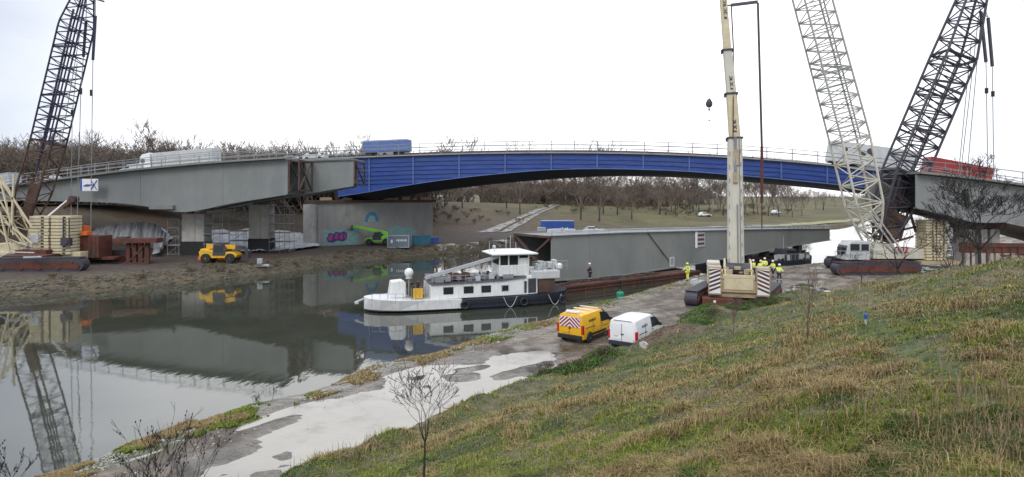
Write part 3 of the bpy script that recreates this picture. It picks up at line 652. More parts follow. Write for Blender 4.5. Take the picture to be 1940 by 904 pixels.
wallpoly('graffiti', [(613, 437), (640, 434), (676, 436), (680, 446), (676, 462), (640, 464), (613, 465)], M['gteal'], .012)
wallpoly('graffiti', [(619, 452), (624, 441), (632, 444), (636, 439), (645, 441), (652, 438), (658, 442), (657, 453), (650, 458), (640, 456), (630, 460), (621, 459)], M['gpurple'], .024)
for q in ([(622, 451), (626, 444), (631, 446), (629, 455), (623, 457)], [(633, 452), (636, 442), (641, 443), (640, 454)], [(643, 453), (645, 443), (650, 442), (649, 454)], [(652, 452), (653, 441), (656, 444), (655, 452)]): wallpoly('graffiti', q, M['pink'], .036)
wallpoly('graffiti', [(690, 420), (694, 408), (702, 401), (710, 402), (716, 410), (718, 420), (712, 420), (710, 411), (704, 408), (699, 411), (697, 420)], M['gblue'], .012)
wallpoly('graffiti', [(697, 420), (699, 411), (704, 408), (710, 411), (712, 420)], M['gteal'], .012)
wallpoly('graffiti', [(668, 432), (671, 426), (676, 427), (677, 436), (673, 443), (668, 440)], M['gteal'], .024)
wallpoly('graffiti', [(735, 432), (750, 428), (770, 430), (782, 434), (790, 440), (770, 446), (740, 444)], M['gteal'], .012)
rebase(ab, A0+wu*wl/2)

# ------------------------------------------------------------------ lorries and cars on the blue bridge
def wheel(parent, x, y, z, r, wdt, mt=None, mr_=None, steps=14, name='wheel'):
    # wheel whose axle runs along local y
    t = MB().lathe([(r*.55, -wdt/2), (r*.93, -wdt/2), (r, -wdt*.35), (r, wdt*.35), (r*.93, wdt/2), (r*.55, wdt/2)], (x, y, z), steps, 'Y').build(name, mt or M['black'], parent, smooth=False)
    MB().lathe([(r*.56, -wdt*.4), (r*.56, wdt*.38), (r*.2, wdt*.5)] if y > 0 else [(r*.2, -wdt*.5), (r*.56, -wdt*.38), (r*.56, wdt*.4)], (x, y, z), steps, 'Y').build('rim', mr_ or M['lgrey'], t)
    return t
def place_on_deck(root, px, off, flip=False):
    X, Y = bl(px, off); e = 3; z = btop(X)+.14; sl = (btop(X+e)-btop(X-e))/(2*e)
    root.location = (X, Y, z); yaw = math.atan2(SL, 1)+(math.pi if flip else 0)
    root.rotation_euler = Euler((0, -math.atan(sl)*(-1 if flip else 1), yaw), 'XYZ')
def lorry(label, px, off, Lb, Hb, mb_, mc_, flip, dots=0, cab=True, dotm=None, lw=None, zb=1.15, stripe=None, name='lorry'):
    r = empty(name, label=label, cat='lorry')
    MB().box((0, 0, zb+(Hb-zb)/2), (Lb, 2.5, Hb-zb)).build('cargo_box', mb_, r, .05)
    mb = MB()
    for k in range(int(Lb/1.0)+1): mb.box((-Lb/2+.05+k*(Lb-.1)/int(Lb/1.0), 0, zb+(Hb-zb)/2), (.04, 2.52, Hb-zb-.15))
    mb.build('side_rib', mb_, r)
    MB().box((0, 0, zb-.12), (Lb, .9, .24)).build('chassis', M['dark'], r)
    MB().box((0, 0, zb-.35), (Lb*.35, 2.4, .5)).build('side_guard', M['grey'], r)
    for xx in (-Lb/2+1.2, -Lb/2+2.5, -Lb/2+3.8, Lb/2-1.6):
        for yy in (-1.05, 1.05): wheel(r, xx, yy, .5, .5, .3)
    if cab:
        X0 = Lb/2+.35
        MB().prism([(X0, .5), (X0+2.1, .5), (X0+2.15, 1.6), (X0+1.95, 2.9), (X0+1.5, 3.3), (X0+.1, 3.5), (X0, 3.4)], (0, -1.2, 0), (1, 0, 0), (0, 0, 1), (0, 2.4, 0)).build('cab', mc_, r, .07)
        MB().box((X0+2.07, 0, 2.2), (.08, 2.1, .85)).build('windscreen', M['glass'], r)
        for yy in (-1.215, 1.215): MB().box((X0+1.45, yy, 2.15), (.8, .03, .65)).build('side_window', M['glass'], r)
        for xx in (X0+1.3,):
            for yy in (-1.05, 1.05): wheel(r, xx, yy, .5, .5, .3)
        for yy in (-.85, .85): MB().box((X0+2.14, yy, .95), (.08, .35, .2)).build('headlight', M['white'], r)
    s_ = 1 if flip else -1
    if dots:
        for cxx, czz, rr in ((-1.5, 2.9, .42), (-.6, 3.3, .5), (-.2, 2.7, .25), (3.3, 2.5, .22), (-4.0, 3.1, .3)):
            mb = MB(); mb.lathe([(rr, -.01), (rr, .01)], (cxx, s_*1.295, czz), 10, 'Y'); mb.build('round_emblem', M['dark'], r)
    if stripe: MB().box((0, 0, Hb-.12), (Lb+.02, 2.53, .16)).build('top_rail', stripe, r)
    place_on_deck(r, px, off, flip); return r
lorry('long dirty white box lorry driving left on the bridge road', 355, 27, 11.6, 3.35, M['white_d'], M['white'], True, zb=1.0)
lorry('blue curtain-sided lorry on the bridge above the graffiti wall', 735, 29.5, 7.8, 3.15, M['lorryblue'], M['bluec'], False, stripe=M['lgrey'], lw=1, cab=False)
lorry('white lorry trailer with dark round emblems on the bridge behind the pale lattice boom', 1643, 29, 11.8, 4.3, M['white_d'], M['white'], False, dots=1, cab=False)
lorry('red container lorry on the bridge right of the dark lattice boom', 1804, 29, 8.6, 3.9, M['red'], M['red'], False, cab=False)
lorry('grey box lorry at the far left edge behind the lattice crane', 5, 27, 6.2, 3.4, M['lgrey'], M['white_d'], True, cab=False, stripe=M['galv'])
def car_profile(L_, Hh, van=False):
    if van: return [(-L_/2, .35), (L_/2-.05, .35), (L_/2, .8), (L_/2-.3, 1.0), (L_/2-1.1, 1.15), (L_/2-1.9, Hh), (-L_/2+.15, Hh), (-L_/2, 1.1)]
    return [(-L_/2, .35), (L_/2, .35), (L_/2, .72), (L_/2-.9, .9), (L_/2-1.7, Hh), (-L_/2+1.0, Hh), (-L_/2+.25, .95), (-L_/2, .85)]
def small_car(label, px, off, m, flip, L_=4.3, Hh=1.45, van=False, loc=None, rz=0, group=None):
    r = empty('small_van' if van else 'car', label=label, cat='van' if van else 'car', group=group)
    MB().prism(car_profile(L_, Hh, van), (0, -.85, 0), (1, 0, 0), (0, 0, 1), (0, 1.7, 0)).build('body', m, r, .08)
    zc = (Hh+.95)/2
    for yy in (-.87, .87): MB().box((.1 if not van else L_/2-1.9, yy, zc+.02), (L_*.42 if not van else .9, .03, (Hh-.95)*.62)).build('side_window', M['glass'], r)
    for xx in (-L_/2+.8, L_/2-.85):
        for yy in (-.8, .8): wheel(r, xx, yy, .32, .32, .2, steps=10)
    if loc is None: place_on_deck(r, px, off, flip)
    else: r.location = loc; r.rotation_euler = (0, 0, rz)
    return r
small_car('small white car on the bridge left of the blue lorry', 598, 26, M['white_d'], False, 3.9)
small_car('white van on the bridge just behind the long white lorry cab', 252, 26, M['white_d'], True, 4.6, 1.75, True)
small_car('pale car farthest left on the bridge beside the white banner', 95, 25.5, M['lgrey'], True, 4.2)
small_car('silver car on the bridge between the white lorry and the small white car', 555, 31, M['lgrey'], False, 4.2)
# ------------------------------------------------------------------ lattice cranes
def lattice(mb, p0, p1, prof_, n, rc, rb, a=None, mi=0, faces=(0, 1, 2, 3)):
    p0 = Vector(p0); p1 = Vector(p1); d = (p1-p0).normalized()
    a = (Vector(a) if a else Vector((1, 0, 0))); a = (a-d*a.dot(d)).normalized(); b = d.cross(a)
    fr = [q[0] for q in prof_]; wa = [q[1] for q in prof_]; wb = [q[2] for q in prof_]
    st_ = []
    for i in range(n+1):
        t = i/n; c = p0.lerp(p1, t); A = a*float(np.interp(t, fr, wa))/2; B = b*float(np.interp(t, fr, wb))/2
        st_.append([c-A-B, c+A-B, c+A+B, c-A+B])
    for i in range(n):
        for k in range(4): mb.tube(st_[i][k], st_[i+1][k], rc, n=5, mi=mi, cap=False)
        for k in faces:
            j = (k+1) % 4
            if (i+k) % 2: mb.tube(st_[i][k], st_[i+1][j], rb, n=4, mi=mi, cap=False)
            else: mb.tube(st_[i][j], st_[i+1][k], rb, n=4, mi=mi, cap=False)
            if i % 2 == 0: mb.tube(st_[i][k], st_[i][j], rb, n=4, mi=mi, cap=False)
    for k in range(4): mb.tube(st_[-1][k], st_[-1][(k+1) % 4], rb*1.3, n=4, mi=mi)
    return st_
def track(parent, c, L_, Wd, Hh, rz, m=None):
    c = Vector(c); Mz = Matrix.Translation(c) @ Matrix.Rotation(rz, 4, 'Z'); mb = MB(); r = Hh/2; out = []
    for k in range(9): t = -math.pi/2+math.pi*k/8; out.append((L_/2-r+r*math.cos(t), r+r*math.sin(t)))
    for k in range(9): t = math.pi/2+math.pi*k/8; out.append((-L_/2+r+r*math.cos(t), r+r*math.sin(t)))
    A = (Mz.to_3x3() @ Vector((1, 0, 0))); C = (Mz.to_3x3() @ Vector((0, 1, 0)))
    mb.prism(out, c-C*Wd/2, A, (0, 0, 1), C*Wd)
    n = int(L_/.32)
    for k in range(n):
        x = -L_/2+r*.6+(L_-1.2*r)*k/(n-1)
        for z in (Hh+.02, -.0): q = c+A*x+Vector((0, 0, z)); mb.box(q, (.2, Wd+.06, .06), rz)
    t = mb.build('crawler_track', m or M['dark'], parent)
    mb = MB(); mb.box(c+Vector((0, 0, Hh/2)), (L_*.8, Wd+.16, Hh*.5), rz)
    for k in range(6): q = c+A*(-L_/2+r+(L_-2*r)*k/5)+Vector((0, 0, r*.8)); mb.lathe([(r*.5, -Wd/2-.1), (r*.5, Wd/2+.1)], q, 10, 'Y', M4=Matrix.Rotation(rz, 3, 'Z'))
    mb.build('track_frame', M['rust'], t); return t
def stack(parent, x0, x1, y, z0, z1, n, m, cols=2, gap=.12):
    cw = (x1-x0-gap*(cols-1))/cols; h = (z1-z0)/n; me = None
    for c in range(cols):
        for k in range(n):
            if me is None:
                mb = MB(); mb.box((0, 0, 0), (cw, 1.9, h*.80)); mb.box((cw*.18, -.96, 0), (cw*.16, .04, h*.5), mi=1); mb.box((0, 0, -h*.45), (cw*.9, 1.7, h*.14), mi=1); mb.box((-cw*.3, 0, h*.44), (.35, 1.2, h*.12)); mb.box((cw*.3, 0, h*.44), (.35, 1.2, h*.12))
                o = mb.build('counterweight_plate', [m, M['gap_shade']], parent, .02); me = o
            else: o = me.copy(); COL.objects.link(o); o.parent = parent
            o.location = (x0+cw/2+c*(cw+gap)+random.uniform(-.03, .03), y+random.uniform(-.03, .03), z0+h*(k+.5))
def rope(mb, a, b, r): mb.tube(a, b, r, n=4, cap=False)
# ---- left crawler crane
cl = empty('lattice_crane', label='large crawler crane on the far bank with a dark blue boom on a red foot', cat='crane')
YL = 70
rb_ = MB(); F0 = P(46, 425, YL); F1 = P(92, 270, YL); F2 = P(160, -12, YL)
lattice(rb_, F0, F1, [(0, 1.2, 1.2), (.35, 2.5, 2.2), (1, 2.5, 2.2)], 7, .11, .06)
rb_.beam(F0, F0.lerp(F1, .5), .5, 1.0); rb_.build('boom_foot', M['rustbrown'], cl)
mb = MB(); lattice(mb, F1, F2, [(0, 2.5, 2.2), (.78, 2.5, 2.2), (1, 1.4, 1.2)], 24, .10, .058)
ctr = F1.lerp(F2, .32); mb.beam(F1, F2, .12, .12)
for t in (.30, .62): c = F1.lerp(F2, t); mb.beam(c-Vector((1.3, 1.0, -.2)), c+Vector((1.3, -1.0, .2)), .22)
mb.beam(F1.lerp(F2, -.2)+Vector((.1, -.9, 0)), F1.lerp(F2, .88)+Vector((-.1, -.9, 0)), .16)
mb.build('boom', M['navy'], cl)
mb = MB(); hd = F2
for dx in (-.5, .1, .7): mb.lathe([(.45, -.1), (.5, 0), (.45, .1)], hd+Vector((dx+.3, 0, .1)), 12, 'Y')
mb.beam(hd+Vector((-.6, 0, 0)), P(197, 3, YL), .18); mb.build('boom_head', M['dark'], cl)
mb = MB()
for (a, b, c, d_, r_) in ((181, 30, 176, 114, .2), (163, 40, 158, 108, .2)): MB().tube(P(a, b, YL), P(c, d_, YL), r_*.75, n=8).build('hook_block', M['navy'], cl)
mb = MB()
for a, b in (((181, 0), (181, 30)), ((164, 0), (163, 40)), ((176, 114), (173, 330)), ((173, 330), (172, 440)), ((158, 108), (153, 172)), ((153, 172), (150, 300)), ((150, 250), (146, 430)), ((146, 120), (137, 215)), ((137, 215), (134, 440)), ((152, 60), (118, 260))): rope(mb, P(*a, YL), P(*b, YL), .045)
mb.build('hoist_rope', M['grey'], cl)
mb = MB()
for a in ((173, 176), (153, 173), (137, 214)): MB().tube(P(*a, YL)+Vector((0, 0, .35)), P(*a, YL)-Vector((0, 0, .35)), .15, n=8).build('rope_socket', M['black'], cl)
# cream mast leaning up to the left off the frame
mb = MB(); m0 = P(52, 470, YL-1.5); m1 = P(-190, 110, YL-1.5)
lattice(mb, m0, m1, [(0, 1.0, 1.2), (.25, 2.4, 2.2), (1, 2.4, 2.2)], 14, .09, .05)
for a, b in (((0, 338), (26, 445)), ((0, 400), (24, 500)), ((10, 420), (62, 462)), ((26, 330), (22, 440)), ((4, 345), (60, 430))): mb.beam(P(*a, YL-2.6), P(*b, YL-2.6), .16)
mb.build('derrick_mast', M['cream'], cl)
# machinery house and base
mb = MB(); a, b = P(0, 470, YL), P(158, 492, YL-1)
mb.box(((a.x+b.x)/2, YL, a.z-.7), (b.x-a.x, 3.0, .75)); mb.box((a.x+2.5, YL, a.z+.1), (4.5, 2.6, 1.0)); mb.box((P(62, 480, YL).x, YL-.4, a.z-.15), (2.4, 2.2, .55))
mb.build('turntable_deck', M['cream'], cl, .05)
a, b = P(78, 408, YL), P(154, 480, YL); stack(cl, a.x, b.x, YL-.8, b.z, a.z, 12, M['cream'], 2, .25)
mb = MB(); mb.beam(P(120, 412, YL-2.0), P(120, 455, YL-2.0), .1); mb.beam(P(131, 412, YL-2.0), P(131, 455, YL-2.0), .1); mb.box(P(126, 458, YL-2.0), (1.0, .5, .9)); mb.lathe([(.3, -.25), (.35, 0), (.3, .25)], P(126, 458, YL-2.1), 12, 'Y'); mb.build('ballast_hook', M['dark'], cl)
mb = MB(); mb.beam(P(88, 412, YL-.2), P(127, 380, YL-.2), .14); mb.build('gantry_strut', M['white'], cl)
mb = MB(); mb.beam(P(118, 392, YL), P(140, 377, YL), .5, .5); mb.tube(P(140, 377, YL)+Vector((0, -.4, 0)), P(140, 377, YL)+Vector((0, .4, 0)), .4, n=10); mb.build('sheave_arm', M['rustbrown'], cl)
a, b = P(157, 446, YL+1), P(200, 487, YL+1); mb = MB(); mb.box(((a.x+b.x)/2, YL+1, (a.z+b.z)/2), (b.x-a.x, 2.4, a.z-b.z)); mb.box((b.x, YL+1, b.z-.1), (3, 1.6, .3))
for k in range(5): mb.box((a.x+.3+k*.5, YL-.23, (a.z+b.z)/2), (.08, .06, a.z-b.z-.1))
mb.build('winch_house', M['rust'], cl, .03)
mb = MB(); mb.box(P(160, 436, YL+1), (.7, 1, 1.0)); mb.box(P(164, 442, YL), (.7, 1, .4)); mb.build('warning_panel', M['orange'], cl)
mb = MB(); mb.tube(P(60, 458, YL-1.6), P(74, 440, YL-1.6), .2, n=8); mb.tube(P(40, 462, YL-1.6), P(64, 468, YL-1.6), .25, n=8); mb.box(P(68, 452, YL-1.6), (1.0, .6, .9)); mb.build('hydraulic_unit', M['lgrey'], cl)
zg = 1.3
track(cl, (P(60, 500, 64.5).x, 64.8, zg), 10.5, 1.3, 1.45, R(6)); track(cl, (P(150, 500, 72).x, 73.0, zg), 10.5, 1.3, 1.5, R(6))
mb = MB(); mb.box((P(80, 495, 69).x, 69, zg+1.15), (5.0, 7.5, .9), R(6)); mb.box((P(80, 495, 69).x, 69, zg+1.75), (3.4, 3.4, .6)); mb.build('carbody', M['rust'], cl)
mb = MB(); mb.tube(P(0, 487, 63), P(20, 478, 63), .08, n=6); mb.tube(P(20, 478, 63), P(65, 479, 63), .08, n=6); mb.tube(P(45, 488, 63.4), P(78, 487, 63.4), .12, n=6); mb.build('hydraulic_hose', M['lgrey'], cl)
rebase(cl, (P(80, 495, 69).x, 69, zg))

# ---- right crawler crane with two booms
cr = empty('lattice_crane', label='large crawler crane at the right with one pale and one dark lattice boom', cat='crane')
YR = 68; zg = .9
mb = MB(); W0 = P(1655, 470, YR); W1 = P(1610, 266, YR); W2 = P(1520, -70, YR)
lattice(mb, W0, W1, [(0, 1.0, 1.0), (.4, 2.9, 2.4), (1, 3.1, 2.6)], 10, .13, .07); mb.build('pale_boom_foot', M['cream_pale'], cr)
mb = MB(); lattice(mb, W1, W2, [(0, 3.1, 2.6), (1, 2.9, 2.4)], 26, .11, .065)
c = W1.lerp(W2, .40); mb.beam(c-Vector((1.6, 1.1, -.3)), c+Vector((1.6, -1.1, -.3)), .2); mb.beam(c-Vector((1.6, -1.1, -.3)), c+Vector((1.6, 1.1, -.3)), .2); mb.beam(W1+Vector((.9, -.6, 0)), W2+Vector((.9, -.6, 0)), .12); mb.build('pale_boom', M['lat_white'], cr)
mb = MB(); D0 = P(1672, 455, YR); D1 = P(1712, 330, YR); D2 = P(1806, 110, YR); D3 = P(1848, -25, YR)
lattice(mb, D0, D1, [(0, 1.4, 1.2), (.5, 3.0, 2.6), (1, 3.3, 2.8)], 7, .16, .09)
mb.beam(D0, D1, .4, .5); lattice(mb, D1, D2, [(0, 3.3, 2.8), (1, 3.3, 2.8)], 15, .14, .08)
for o_ in ((.5, -.3), (-.5, .3)): mb.beam(D1+Vector((o_[0], 0, o_[1])), D2+Vector((o_[0], 0, o_[1])), .1)
lattice(mb, D2, D3, [(0, 3.3, 2.8), (.3, 2.9, 2.4), (1, 1.9, 1.6)], 8, .14, .08)
for t in (.0, .35, .72, 1): c = D1.lerp(D2, t); mb.beam(c-Vector((1.5, 1.3, -.6)), c+Vector((1.5, -1.3, -.6)), .25); mb.beam(c-Vector((1.5, -1.3, -.6)), c+Vector((1.5, 1.3, -.6)), .2)
mb.build('dark_boom', M['dark'], cr)
mb = MB(); mb.box(P(1690, 425, YR), (1.7, 1.5, 2.6), M4=Matrix.Rotation(R(22), 4, 'Y')); mb.lathe([(.9, -.5), (1.0, 0), (.9, .5)], P(1688, 440, YR), 14, 'Y')
for a, b in (((1640, 440), (1688, 455)), ((1688, 440), (1735, 430)), ((1690, 460), (1730, 448)), ((1670, 460), (1676, 400)), ((1676, 400), (1690, 380)), ((1705, 455), (1722, 395)), ((1722, 395), (1735, 440)), ((1650, 420), (1690, 470)), ((1722, 395), (1700, 370))): mb.beam(P(*a, YR-.6), P(*b, YR-.6), .2)
mb.build('boom_foot_bracket', M['rustbrown'], cr)
mb = MB()
for a, b in (((1858, 22), (1868, 118)), ((1872, 34), (1880, 126))): MB().tube(P(*a, YR), P(*b, YR), .17, n=8).build('hook_block', M['dark'], cr)
mb = MB()
for a, b in (((1852, 0), (1858, 22)), ((1860, 0), (1872, 34)), ((1858, 22), (1873, 34)), ((1868, 118), (1871, 300)), ((1880, 126), (1884, 420)), ((1871, 300), (1872, 420)), ((1854, 30), (1812, 400)), ((1858, 40), (1826, 400)), ((1840, 80), (1816, 330))): rope(mb, P(*a, YR), P(*b, YR), .05)
mb.build('hoist_rope', M['grey'], cr)
mb = MB()
for a in ((1869, 172), (1881, 178)): MB().tube(P(*a, YR)+Vector((0, 0, .3)), P(*a, YR)-Vector((0, 0, .3)), .17, n=8).build('rope_socket', M['black'], cr)
mb = MB()
for a, b in (((1640, 395), (1702, 480)), ((1650, 395), (1712, 480)), ((1590, 372), (1640, 398))): mb.beam(P(*a, YR-1.8), P(*b, YR-1.8), .14)
mb.build('stay_bar', M['lat_white'], cr)
a, b = P(1733, 416, YR), P(1789, 492, YR-1); stack(cr, a.x, b.x-.4, YR-1, b.z, a.z, 14, M['cream'], 2, .2)
mb = MB(); mb.box(((a.x+b.x)/2, YR-1, b.z-.2), (b.x-a.x+1.6, 2.6, .35))
for k in range(5): mb.beam(P(1778+3.4*k, 430+5*k, YR-1.5), P(1778+3.4*k, 490, YR-1.5), .08)
mb.build('ballast_tray', M['tan'], cr)
mb = MB(); a, b = P(1640, 466, YR), P(1735, 492, YR); mb.box(((a.x+b.x)/2, YR, (a.z+b.z)/2), (b.x-a.x, 3, (a.z-b.z)*.7)); mb.box((a.x+1.5, YR, a.z-.1), (2.2, 2, .8)); mb.build('turntable_deck', M['cream_pale'], cr, .05)
text_obj('202', .95, Matrix.Translation(P(1709, 474, YR-1.56)) @ Matrix.Rotation(R(90), 4, 'X'), M['redlamp'], cr)
a = P(1616, 472, YR-.5); cb = MB().prism([(-1.35, -1.1), (1.35, -1.1), (1.35, .9), (-.7, .95), (-1.1, .5)], a-Vector((0, 1, 0)), (1, 0, 0), (0, 0, 1), (0, 2, 0)).build('cab', M['white_d'], cr, .06)
mb = MB(); mb.box(a+Vector((-.35, -1.02, .25)), (1.0, .04, .8)); mb.box(a+Vector((.75, -1.02, .25)), (.8, .04, .75)); mb.build('side_window', M['glass'], cb)
MB().box(a+Vector((-1.25, 0, .0)), (.06, 1.7, .9), M4=Matrix.Rotation(R(14), 4, 'Y')).build('windscreen', M['glass'], cb)
mb = MB(); mb.box(P(1592, 475, YR-.5), (.5, .4, .9)); mb.beam(P(1592, 475, YR-.5), P(1600, 470, YR-.5), .08); mb.build('mirror', M['dark'], cr)
track(cr, (P(1655, 497, 66).x, 65.6, zg), 9.5, 1.2, 1.3, R(4)); track(cr, (P(1655, 497, 70).x, 71.6, zg), 9.5, 1.2, 1.3, R(4))
mb = MB(); mb.box((P(1655, 497, 68).x, 68.6, zg+1.05), (4.6, 6, .8)); mb.lathe([(1.6, 0), (1.6, .5)], (P(1660, 497, 68).x, 68.6, zg+1.4), 18); mb.build('carbody', M['rust'], cr)
mb = MB()
for k in range(10): mb.tube(P(1582, 489, 64.6)+Vector((k*.55, 0, 0)), P(1582, 489, 64.6)+Vector((k*.55, 0, .75)), .03, n=4)
mb.tube(P(1582, 489, 64.6)+Vector((0, 0, .75)), P(1582, 489, 64.6)+Vector((5, 0, .75)), .03, n=4); mb.build('walkway_rail', M['galv'], cr)
rebase(cr, (P(1655, 497, 68).x, 68.6, zg))

# ---- telescopic crawler crane
ct = empty('telescopic_crane', label='cream telescopic boom crane with chevron ballast boxes seen from behind on the near bank', cat='crane')
YT = 48.5; zg = .88; xc = P(1396, 500, YT).x
def boomsec(name, p, q, w0, w1, m, dep=1.25):
    p = Vector(p); q = Vector(q); mb = MB()
    rings = []
    for c, w_ in ((p, w0), (q, w1)):
        h = w_*dep; rings.append([c+Vector((x*w_/2, y*h/2, 0)) for x, y in ((-1, -.75), (-.8, -1), (.8, -1), (1, -.75), (1, .6), (.6, 1), (-.6, 1), (-1, .6))])
    mb.loft(rings); return mb.build(name, m, ct)
b0 = P(1396, 512, YT-.3); b1 = P(1392, 262, YT); b2 = P(1386, 178, YT); b3 = P(1379, 95, YT); b4 = P(1371, -10, YT)
s1 = boomsec('boom_base_section', b0, b1, 1.25, 1.08, M['cream_pale'])
s2 = boomsec('boom_section', b1, b2, .86, .80, M['cream']); s3 = boomsec('boom_section', b2, b3, .74, .68, M['cream_pale']); s4 = boomsec('boom_section', b3, b4, .60, .54, M['cream'])
for c, w_ in ((b1, 1.22), (b2, .98), (b3, .86)):
    mb = MB(); mb.box(c, (w_, w_*1.2, .14)); mb.box(c+Vector((-w_*.5, -.2, -.12)), (.16, .3, .3)); mb.build('boom_collar', M['dark'], ct, .02)
mb = MB()
for k in range(9): c = b0.lerp(b1, .08+k*.1); mb.box(c+Vector((-.5+.03*k*.3, -.86+.015*k, 0)), (.05, .05, .35)); mb.box(c+Vector((.47-.01*k, -.84+.012*k, .2)), (.05, .05, .3))
mb.tube(b0+Vector((.35, -.82, 0)), b1+Vector((.3, -.72, 0)), .035, n=5); mb.tube(b0+Vector((.15, -.84, 0)), b0.lerp(b1, .5)+Vector((.12, -.8, 0)), .05, n=5); mb.tube(b0.lerp(b1, .68)+Vector((.0, -.80, 0)), b1+Vector((0, -.72, 0)), .13, n=6); mb.build('boom_hoses', M['grey'], s1)
mb = MB(); mb.box(b0.lerp(b1, .70)+Vector((0, -.82, 0)), (.35, .2, .8)); mb.box(b0.lerp(b1, .85)+Vector((0.05, -.78, 0)), (.4, .2, 1.2)); mb.build('boom_cylinder_cover', M['tan'], s1)
def glyphs(parent, p, q, w_, n, m, dy):            # small worn lettering running down a boom section (not legible in the photo)
    mb = MB()
    for k in range(n):
        c = Vector(p).lerp(Vector(q), (k+.5)/n)+Vector((.06, dy, 0)); h = (Vector(q)-Vector(p)).length/n*.7
        mb.box(c+Vector((-w_/2, 0, 0)), (.05, .02, h)); mb.box(c+Vector((0, 0, (h/2)*(1 if k % 2 else -1)*.8)), (w_, .02, .05))
        if k % 3: mb.box(c+Vector((w_/2, 0, 0)), (.05, .02, h*.8))
        else: mb.box(c, (w_, .02, .05))
    mb.build('lettering', m, parent)
glyphs(s2, b1.lerp(b2, .12), b1.lerp(b2, .42), .2, 5, M['dark'], -.56)
glyphs(s3, b2.lerp(b3, .08), b2.lerp(b3, .40), .18, 5, M['dark'], -.48)
glyphs(s4, b3.lerp(b4, .55), b3.lerp(b4, .98), .18, 6, M['dark'], -.39)
mb = MB(); mb.beam(P(1385, 9, YT), P(1433, 7, YT), .17, .22); mb.beam(P(1372, 9, YT), P(1387, 9, YT), .1); mb.build('outrigger_arm', M['dark'], ct)
mb = MB(); mb.tube(P(1386, 9, YT), P(1390, 95, YT), .055, n=6); mb.tube(P(1390, 95, YT), P(1396, 262, YT-.9), .045, n=6); mb.build('side_pendant', M['rust'], ct)
mb = MB(); mb.tube(P(1433, 9, YT), P(1440, 280, YT), .095, n=6); mb.build('hanging_leader', M['dark'], ct)
mb = MB(); mb.tube(P(1440, 280, YT), P(1440, 385, YT), .11, n=8); mb.tube(P(1440, 385, YT), P(1440, 433, YT), .05, n=6); mb.build('leader_tip', M['rust'], ct)
mb = MB(); hb = P(1346, 197, YT); mb.ball(hb+Vector((0, 0, .1)), .27, 12, sq=(1, .6, 1.2)); mb.lathe([(.02, .55), (.16, .42), (.2, .2)], hb, 10); mb.tube(hb-Vector((0, 0, .25)), hb-Vector((0, 0, .45)), .07, n=6); mb.build('hook_block', M['dark'], ct)
mb = MB(); mb.beam(P(1371, -8, YT), P(1346, -12, YT), .2); mb.tube(P(1346, -12, YT), hb+Vector((0, 0, .5)), .012, n=4); mb.build('jib_rope', M['grey'], ct)
mb = MB(); mb.tube(hb-Vector((.03, 0, .4)), P(1345, 275, YT), .012, n=4); mb.tube(hb-Vector((-.05, 0, .4)), P(1352, 272, YT), .008, n=4); mb.ball(P(1346, 227, YT), .07, 8); mb.build('sling', M['grey'], ct)
# upper works
mb = MB(); mb.box((xc, YT-.1, zg+1.75), (3.3, 3.0, .5)); mb.box((xc, YT-1.9, zg+1.55), (2.5, .7, .9)); mb.box((xc, YT+1.8, zg+1.9), (2.2, 3.0, .7)); mb.build('turntable', M['tan'], ct, .05)
MB().box((xc, YT-1.75, zg+.95), (4.3, .6, .5)).build('rear_bumper', M['tan'], ct, .04)
mb = MB(); mb.box((xc, YT-2.27, zg+1.75), (2.1, .06, .85)); mb.box((xc, YT-2.1, zg+2.32), (2.3, .3, .25)); mb.build('rear_panel', M['cream'], ct, .02)
for sx in (-1, 1):
    x_ = xc+sx*1.72; cwt = MB().box((x_, YT-1.9, zg+2.0), (.95, 1.3, 2.15)).build('ballast_box', M['tan'], ct, .04)
    MB().box((x_, YT-2.563, zg+2.0), (.8, .02, 1.9)).build('chevron_board', M['white'], cwt)
    mb = MB()
    for k in range(6):
        z = zg+1.15+k*.31
        if sx < 0: o_ = [(-.4, z+.0), (.4, z+.34), (.4, z+.5), (-.4, z+.16)]
        else: o_ = [(-.4, z+.34), (.4, z+.0), (.4, z+.16), (-.4, z+.5)]
        mb.prism([(a_, min(b_, zg+2.94)) for a_, b_ in o_], (x_, YT-2.588, 0), (1, 0, 0), (0, 0, 1), (0, .012, 0))
    mb.build('chevron_stripes', M['rust'], cwt)
# winch and boom foot
mb = MB(); mb.lathe([(.5, -.9), (.5, .9)], (xc, YT-1.1, zg+2.75), 16, 'X'); mb.build('winch_drum', M['dark'], ct)
for sx in (-1, 1): MB().prism([(-1.6, 0), (1.2, 0), (1.0, .8), (.2, 1.5), (-.5, 1.5), (-1.5, .7)], (xc+sx*.95-.07, YT-.4, zg+2.0), (0, 1, 0), (0, 0, 1), (.14, 0, 0)).build('boom_cheek', M['cream'], ct, .03)
mb = MB(); rng = random.Random(4)
for k in range(12): mb.box((xc+rng.uniform(-1.0, 1.0), YT-1.4+rng.uniform(-.4, .6), zg+2.5+rng.uniform(0, .45)), (rng.uniform(.2, .5), rng.uniform(.2, .5), rng.uniform(.15, .4)))
mb.build('winch_fittings', M['tan'], ct, .02)
cbx = xc-1.75; cb = MB().prism([(-1.1, 0), (1.0, 0), (1.2, .7), (.8, 1.75), (-1.1, 1.75)], (cbx-.5, YT+1.4, zg+1.35), (0, 1, 0), (0, 0, 1), (1.0, 0, 0)).build('cab', M['cream_pale'], ct, .05)
mb = MB(); mb.box((cbx, YT+.28, zg+2.55), (.72, .04, .75)); mb.box((cbx-.51, YT+1.4, zg+2.45), (.04, 1.4, .8)); mb.build('cab_window', M['glass'], cb)
